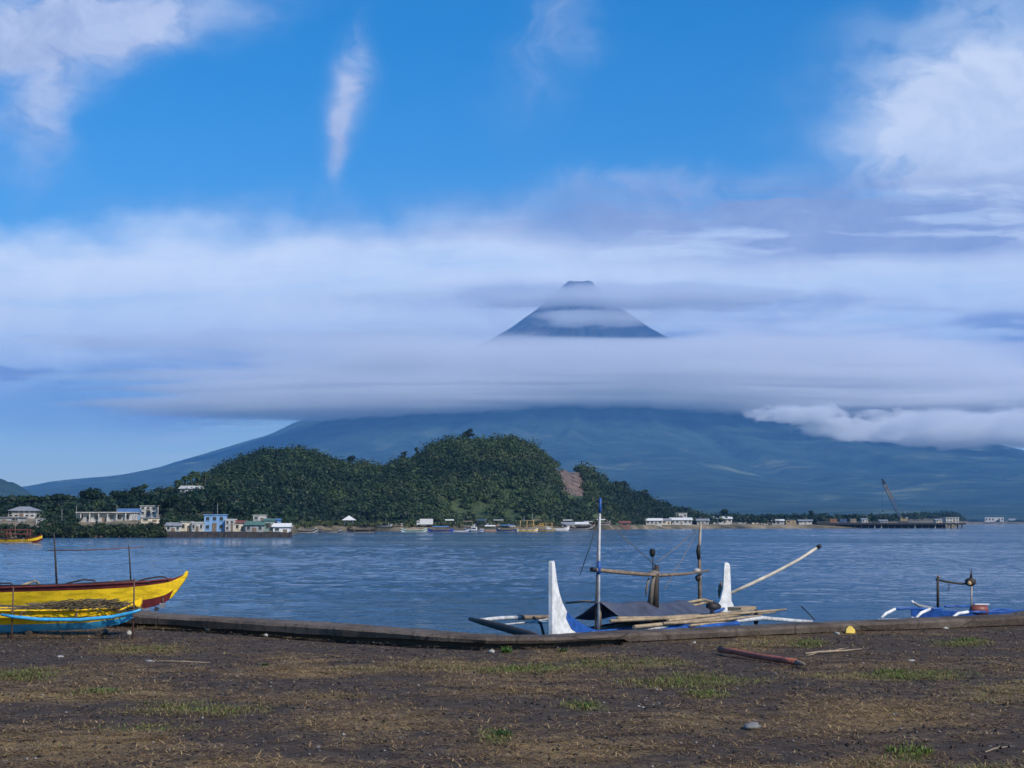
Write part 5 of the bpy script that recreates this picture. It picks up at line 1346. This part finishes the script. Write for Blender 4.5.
def join_meshes(name, mes):
    Vs = []; Qs = []; Cs = []; b = 0
    for me in mes:
        n = len(me.vertices); v = np.zeros(n * 3, np.float32); me.vertices.foreach_get('co', v)
        q_ = np.zeros(len(me.loops), np.int32); me.loops.foreach_get('vertex_index', q_)
        c = np.zeros(n * 4, np.float32); me.attributes['tint'].data.foreach_get('color', c)
        Vs.append(v.reshape(-1, 3)); Qs.append(q_.reshape(-1, 4) + b); Cs.append(c.reshape(-1, 4)[:, :3]); b += n
    mt = mes[0].materials[0]
    for me in mes: bpy.data.meshes.remove(me)
    return mesh_obj(name, np_mesh(name, np.concatenate(Vs), np.concatenate(Qs), mt, col=np.concatenate(Cs)), [])
hill_forest()

def wood(name, label, pts, R, n, leaf, pal, seed):
    o = mesh_obj(name, crowns(name, pts, R, n, leaf, pal, seed), [])
    tag(o, label, None, kind='stuff')
def woods():
    r = np.random.default_rng(11)
    # woodland behind the houses on the left
    n = 1500; x = -260 + r.random(n) * 570; t = 50 + r.random(n) ** .7 * 230; Y = shore_Y(x) + t
    X = (x - 512) / F * CT * Y; Z = land_z(x, t)
    keep = np.ones(n, bool)
    for x0, x1, Yh in ((4, 40, 415), (76, 134, 382), (116, 139, 396), (137, 159, 410), (136, 162, 372), (-14, 24, 380)):
        keep &= ~((x > x0 - 2) & (x < x1 + 2) & (Y < Yh + 14))
    X, Y, Z, x = X[keep], Y[keep], Z[keep], x[keep]; R = 1.6 + 2.3 * r.random(len(X)) ** 1.5
    top = np.interp(x, [-260, 0, 60, 110, 150, 210, 235, 310], [501, 506, 507, 505, 499, 490, 507, 521])
    ztop = EYE + (HOR - top) / F * Y * 1.0
    Zc = np.minimum(Z + 2.0 + 4.5 * r.random(len(X)), ztop - R * .6)
    wood('woodland', 'dark mixed woodland behind the houses on the left shore', np.stack([X, Y, np.maximum(Zc, Z + .5)], 1), R, 46, 1.25, DARKS + GREENS[:2], 31)
    # shrubs on the slope between the houses and the water
    n = 900; x = -260 + r.random(n) * 556; t = 9 + r.random(n) * 75; Y = shore_Y(x) + t; X = (x - 512) / F * CT * Y; Z = land_z(x, t)
    keep = np.ones(n, bool)
    for x0, x1, Yh in ((4, 40, 420), (76, 134, 384), (116, 139, 400), (137, 159, 412), (136, 162, 375), (-14, 24, 383), (160, 293, 356)):
        keep &= ~((x > x0 - 1.5) & (x < x1 + 1.5) & (Y < Yh + 3))
    R = .7 + 1.3 * r.random(n) ** 1.4
    wood('shrub_cover', 'dark shrubs and banana plants filling the slope around the left houses', np.stack([X, Y, Z + R * .45], 1)[keep], R[keep], 44, .75, DARKS + GREENS, 36)
    # mangrove belt at the water
    n = 800; x = -260 + r.random(n) * 424; t = -2.2 + r.random(n) * 17; Y = shore_Y(x) + t; X = (x - 512) / F * CT * Y
    R = .9 + .9 * r.random(n); Zc = WATER + .1 + r.random(n) * (1.5 + .08 * t) 
    wood('mangrove_belt', 'low dark mangrove belt along the left waterline', np.stack([X, Y, Zc], 1), R, 40, .7, [(.014, .028, .010), (.022, .040, .012), (.030, .048, .014)], 32)
    # scrub along the foot of the hill
    n = 420; x = 296 + r.random(n) * 300; t = 6 + r.random(n) * 26; Y = shore_Y(x) + t; X = (x - 512) / F * CT * Y
    R = .8 + 1.1 * r.random(n); Z = land_z(x, t)
    wood('shore_scrub', 'pale green scrub along the shore under the hill', np.stack([X, Y, Z + R * .4], 1), R, 30, .9, [(.05, .075, .022), (.075, .095, .030), (.035, .055, .018), (.09, .10, .035)], 33)
    # low trees behind the right-hand shore and behind the pier
    n = 1500; x = 690 + r.random(n) * 600; t = 25 + r.random(n) ** 1.5 * 420
    sy = np.interp(x, [690, 720, 830, 955, 1300], [850, 850, 900, 930, 930]); Y = sy + t + np.where(x > 880, (x - 880) * 12, 0); ok = (x < 965) | (Y > 2000)
    X = (x - 512) / F * CT * Y; R = (2.0 + 2.2 * r.random(n)) * np.clip(Y / 1000, 1, 2); Z = land_z(x, np.maximum(Y - shore_Y(x), 5))
    k = ok & (Y > shore_Y(x) + 15)
    wood('far_woodland', 'low hazy tree line behind the right shore and pier', np.stack([X, Y, Z + R * .5 + 1.2 * r.random(n)], 1)[k], R[k], 30, 1.9, DARKS + GREENS[:3], 34)
    n = 700; x = 880 + r.random(n) * 420; Y = 3330 + r.random(n) * 500; X = (x - 512) / F * CT * Y; R = 4 + 4 * r.random(n)
    wood('distant_woodland', 'bluish distant tree line at the right end of the bay', np.stack([X, Y, np.full(n, 2.5)], 1), R, 26, 3.6, DARKS, 35)
woods()

def tree(x, yb, yt, Y, w_px, label, pal=DARKS, shape='round', seed=1, group=None, name='broadleaf_tree'):
    k = Y / F; b = P(x, yb, Y); tp = P(x, yt, Y); H = tp.z - b.z; w = w_px * k / 2
    r = np.random.default_rng(seed)
    e = empty(name, b, label, 'tree', group)
    mb = MB(); mb.tube([(0, 0, -1), (w * .05, 0, H * .3), (0, 0, H * .62)], [max(.14, H * .03), max(.1, H * .022), .05], 7)
    for i in range(5):
        a = r.random() * 6.28; mb.tube([(0, 0, H * (.3 + .06 * i)), (math.cos(a) * w * .4, math.sin(a) * w * .4, H * (.55 + .05 * i)), (math.cos(a) * w * .7, math.sin(a) * w * .7, H * .75)], [H * .014, H * .009, .02], 5)
    mb.build('trunk', BARK, e)
    nC = 16
    if shape == 'round': C = [(r.normal() * w * .38, r.normal() * w * .38, H * (.66 + .12 * r.normal() * .9)) for _ in range(nC)]; R = w * (.42 + .22 * r.random(nC))
    elif shape == 'tall': C = [(r.normal() * w * .30, r.normal() * w * .3, H * (.35 + .55 * i / nC)) for i in range(nC)]; R = w * (.5 - .22 * np.arange(nC) / nC) * (.8 + .4 * r.random(nC))
    else: C = [(r.normal() * w * .5, r.normal() * w * .5, H * (.72 + .1 * r.random())) for _ in range(nC)]; R = w * (.32 + .2 * r.random(nC))
    C = np.array(C); C[:, 2] = np.minimum(C[:, 2], H - R * .8)
    o = mesh_obj('crown', crowns('crown', C, R, 60, max(.45, w * .22), pal, seed), [], parent=e)
tree(91, 512, 488.5, 455, 25, 'big round dark dome shaped tree above the long white villa', DARKS[:2], 'round', 3)
tree(140, 512, 483, 470, 20, 'tall dark tree with uneven crown above the square white house', DARKS, 'tall', 4)
tree(124, 511, 491, 462, 22, 'broad tree left of the tall uneven tree on the left shore', DARKS, 'spread', 5)
tree(58, 512, 494, 450, 22, 'broad dark tree behind the utility pole at left', DARKS, 'spread', 6)
tree(28, 510, 496, 445, 26, 'spreading tree behind the far left white house', DARKS, 'spread', 7)
tree(168, 505, 487, 505, 18, 'dark tree below left of the hillside house', DARKS, 'round', 8)
tree(467, 446, 428.5, 768, 12, 'single round tree standing on the very top of hill', DARKS[:2], 'round', 9)
tree(404, 467, 450, 765, 8, 'small tree standing out on the saddle of the ridge', DARKS, 'tall', 10)
tree(351, 468, 455, 745, 10, 'small tree on the dip of ridge right of the left summit', DARKS, 'round', 11)
tree(417, 461, 446, 768, 7, 'thin tree on the ridge just below the top of hill', DARKS, 'tall', 12)
tree(619, 500, 481, 860, 18, 'leafy tree standing out on the right shoulder of the hill', DARKS, 'round', 13)
tree(606, 494, 477, 850, 12, 'narrow tree just right of the bare rock face', DARKS, 'tall', 14)
tree(645, 508, 489, 890, 14, 'tree on the falling right ridge between shoulder and warehouses', DARKS, 'tall', 15)
tree(664, 518, 501, 920, 15, 'last but one tree on the hill point, above the white house', DARKS, 'round', 16)
tree(682, 522, 507, 935, 16, 'small tree at the very end of hill point', DARKS, 'spread', 17)
tree(724, 520, 509, 1000, 10, 'hazy tree behind the lone pale warehouse', DARKS, 'round', 18)
tree(812, 521, 510, 1080, 9, 'hazy tree standing above the tree line left of the pier', DARKS, 'tall', 19)

def palm_mesh(seed, H):
    r = np.random.default_rng(seed); tr = MB(); lean = r.normal(0, .06, 2) * H
    pts = [(lean[0] * t * t, lean[1] * t * t, H * t - 1 * (t == 0)) for t in np.linspace(0, 1, 6)]
    tr.tube(pts, [.22, .18, .16, .14, .13, .12], 7); top = Vector(pts[-1])
    V = []; Q = []; Cc = []
    for i in range(15):
        a = i * 2.4 + r.random() * .4; L = 2.3 + .9 * r.random(); el = .9 - i * .085
        prev = None
        for j in range(8):
            t = j / 7; rr = L * t * math.cos(el * (1 - .2 * t)); z = L * t * math.sin(el) - L * .75 * t * t
            c = top + Vector((math.cos(a) * rr, math.sin(a) * rr, z)); sd = Vector((-math.sin(a), math.cos(a), 0))
            wd = .6 * math.sin(math.pi * min(.97, .12 + .85 * t)) * (.75 + .5 * r.random())
            cur = (c + sd * wd - Vector((0, 0, wd * .6)), c, c - sd * wd - Vector((0, 0, wd * .6)))
            if prev:
                b = len(V); V += [*prev, *cur]; Q += [(b, b + 1, b + 4, b + 3), (b + 1, b + 2, b + 5, b + 4)]
                g = .7 + .6 * r.random(); Cc += [(.036 * g, .058 * g, .018 * g)] * 6
            prev = cur
    return tr.mesh('trunk', [BARK]), np_mesh('frond_crown', np.array([tuple(v) for v in V]), np.array(Q), LEAF, col=np.array(Cc))
PALMS = [palm_mesh(s, h) for s, h in ((1, 7), (2, 6), (3, 5))]
def palm(x, yb, Y, hpx, kind, label, group=None):
    p = P(x, yb, Y); e = empty('coconut_palm', p, label, 'palm', group, random.random() * 6)
    s = hpx * Y / F / (7, 6, 5)[kind]; e.scale = (s, s, s)
    for nm, me in zip(('trunk', 'frond_crown'), PALMS[kind]):
        o = bpy.data.objects.new(nm, me); COL.objects.link(o); o.parent = e
for i, (x, yb, h, lb) in enumerate(((186, 488, 11, 'palm directly above roof of the white hillside house, leftmost of the skyline palms'), (192, 487, 12, 'tall palm on the skyline above the hillside house, second from left'), (198, 485, 12, 'palm on the skyline right of the hillside house roof'), (205, 484, 11, 'palm on the skyline where the hill begins to climb'), (178, 490, 9, 'short palm on skyline left of the hillside house'))):
    palm(x, yb + 5, 530 + i * 4, h + 5, i % 3, lb, 'skyline palms by the hillside house')
for i in range(22):
    x = 298 + i * 8.2 + random.uniform(-2.5, 2.5); Y = 612 + random.uniform(0, 10)
    palm(x, 526.5, Y, random.uniform(5.0, 7.5), i % 3, 'one of the low yellowish young palms in the row under the hill', 'young palms along the hill foot')
for i, x in enumerate((95, 101, 67)):
    palm(x, 516, 425 + i * 5, 15 - i, i % 3, ('palm behind the left half of the long white villa', 'second palm behind the villa, right of its neighbour palm', 'palm between the utility poles left of the villa')[i])

# ------------------------------------------------------------------ clouds round the volcano, and the air
def cloud_mat(name, dens, seed, bot, top, big, thin, amp, ex=(.45, 1.0), off=.30, step=.08, edge=.16):
    """noise-eroded cloud: a soft body profile worn into layers and rags by two stretched noises"""
    m = bpy.data.materials.new(name); m.use_nodes = True; q = N(m.node_tree); q.n.clear()
    out = q.new('ShaderNodeOutputMaterial'); pv = q.new('ShaderNodeVolumePrincipled')
    tc = q.new('ShaderNodeTexCoord'); o = tc.outputs['Object']; s = q.sep(o)
    n1 = q.noise(q.mapv(o, big, (seed, seed * .7, seed * 1.3)), 1.0, 5, .55)
    n2 = q.noise(q.mapv(o, thin, (seed * 2.1, seed, seed * .4)), 1.0, 7, .58, .3)
    prof = q.m('MULTIPLY', q.ss(s[2], bot[0], bot[1]), q.ss(s[2], top[1], top[0]))
    r2 = q.m('ADD', q.m('MULTIPLY', s[0], s[0]), q.m('MULTIPLY', s[1], s[1]))
    prof = q.m('MULTIPLY', prof, q.ss(r2, ex[1], ex[0]))
    f = q.m('ADD', prof, q.m('ADD', q.m('MULTIPLY', q.m('SUBTRACT', n1, .5), amp[0]), q.m('MULTIPLY', q.m('SUBTRACT', n2, .5), amp[1])))
    k = q.ss(q.m('SUBTRACT', f, off), 0.0, edge)
    live = q.ss(prof, 0.0, 0.06)
    pv.inputs['Color'].default_value = (1, 1, 1, 1); pv.inputs['Anisotropy'].default_value = 0.0
    q.l.new(q.m('MULTIPLY', q.m('MULTIPLY', k, live), dens), pv.inputs['Density'])
    q.l.new(pv.outputs[0], out.inputs['Volume'])
    m.cycles.volume_step_rate = step
    return m
def cloud(name, c, size, m, label, cat='cloud', rz=0.0, seed=1):
    mb = MB().blob((0, 0, 0), (1, 1, 1), seed, sub=4, amp=.06)
    o = mb.build(name, m, loc=c); o.scale = size; o.rotation_euler = (0, 0, rz)
    return tag(o, label, cat, 'clouds round the volcano', kind='stuff')
Yc = 11400
cloud('cloud', P(670, 374, Yc), (6000, 1400, 560), cloud_mat('main_cloud', .0046, 1.7, (-.80, -.40), (.10, .80), (2.4, .4, 2.0), (1.9, .3, 12.0), (1.25, 1.75), ex=(.05, .97), off=.36, edge=.40, step=.1), 'wide flat grey cloud belt wrapped across the middle of the volcano')
cloud('cloud', P(640, 297, 13300), (2500, 700, 190), cloud_mat('summit_cloud', .0046, 4.2, (-.9, -.2), (.1, .9), (2.6, .4, 1.2), (2.6, .3, 4.5), (1.5, 1.6), ex=(.0, .95), off=.42, edge=.5, step=.1), 'thin veil of cloud crossing just below the summit', seed=2)
cloud('cloud', P(590, 318, 12850), (850, 350, 150), cloud_mat('veil_cloud', .0034, 9.3, (-.9, -.1), (.1, .9), (2.0, .4, 1.4), (2.4, .3, 4.5), (1.3, 1.4), ex=(.0, .95), off=.30, edge=.5, step=.1), 'faint veil of mist lying on the face of the summit cone', seed=6)
puff = cloud_mat('right_cloud', .009, 7.7, (-.9, -.4), (-.2, .9), (2.8, 1.0, 1.3), (7.5, 2.0, 3.0), (1.7, 1.5), ex=(.0, .95), off=.36, edge=.35)
for px_, py_, Yp, sz, sd_, lb in ((965, 424, 10300, (1500, 600, 240), 3, 'low white puffy cloud on right flank of the volcano'),
                              (800, 412, 10300, (520, 300, 120), 4, 'small white puff of cloud under right part of the grey belt')):
    cloud('cloud', P(px_, py_, Yp), sz, puff, lb, seed=sd_)

def haze():
    m = bpy.data.materials.new('haze_air'); m.use_nodes = True; q = N(m.node_tree); q.n.clear()
    out = q.new('ShaderNodeOutputMaterial'); pv = q.new('ShaderNodeVolumePrincipled')
    pv.inputs['Color'].default_value = (.17, .48, 1.0, 1); pv.inputs['Density'].default_value = 5.6e-5; pv.inputs['Anisotropy'].default_value = 0
    q.l.new(pv.outputs[0], out.inputs['Volume'])
    mb = MB().box((0, 13300, 1400), (42000, 28600, 2820))
    o = mb.build('haze', m); tag(o, 'thin bluish sea air over the bay', None, kind='stuff')
haze()
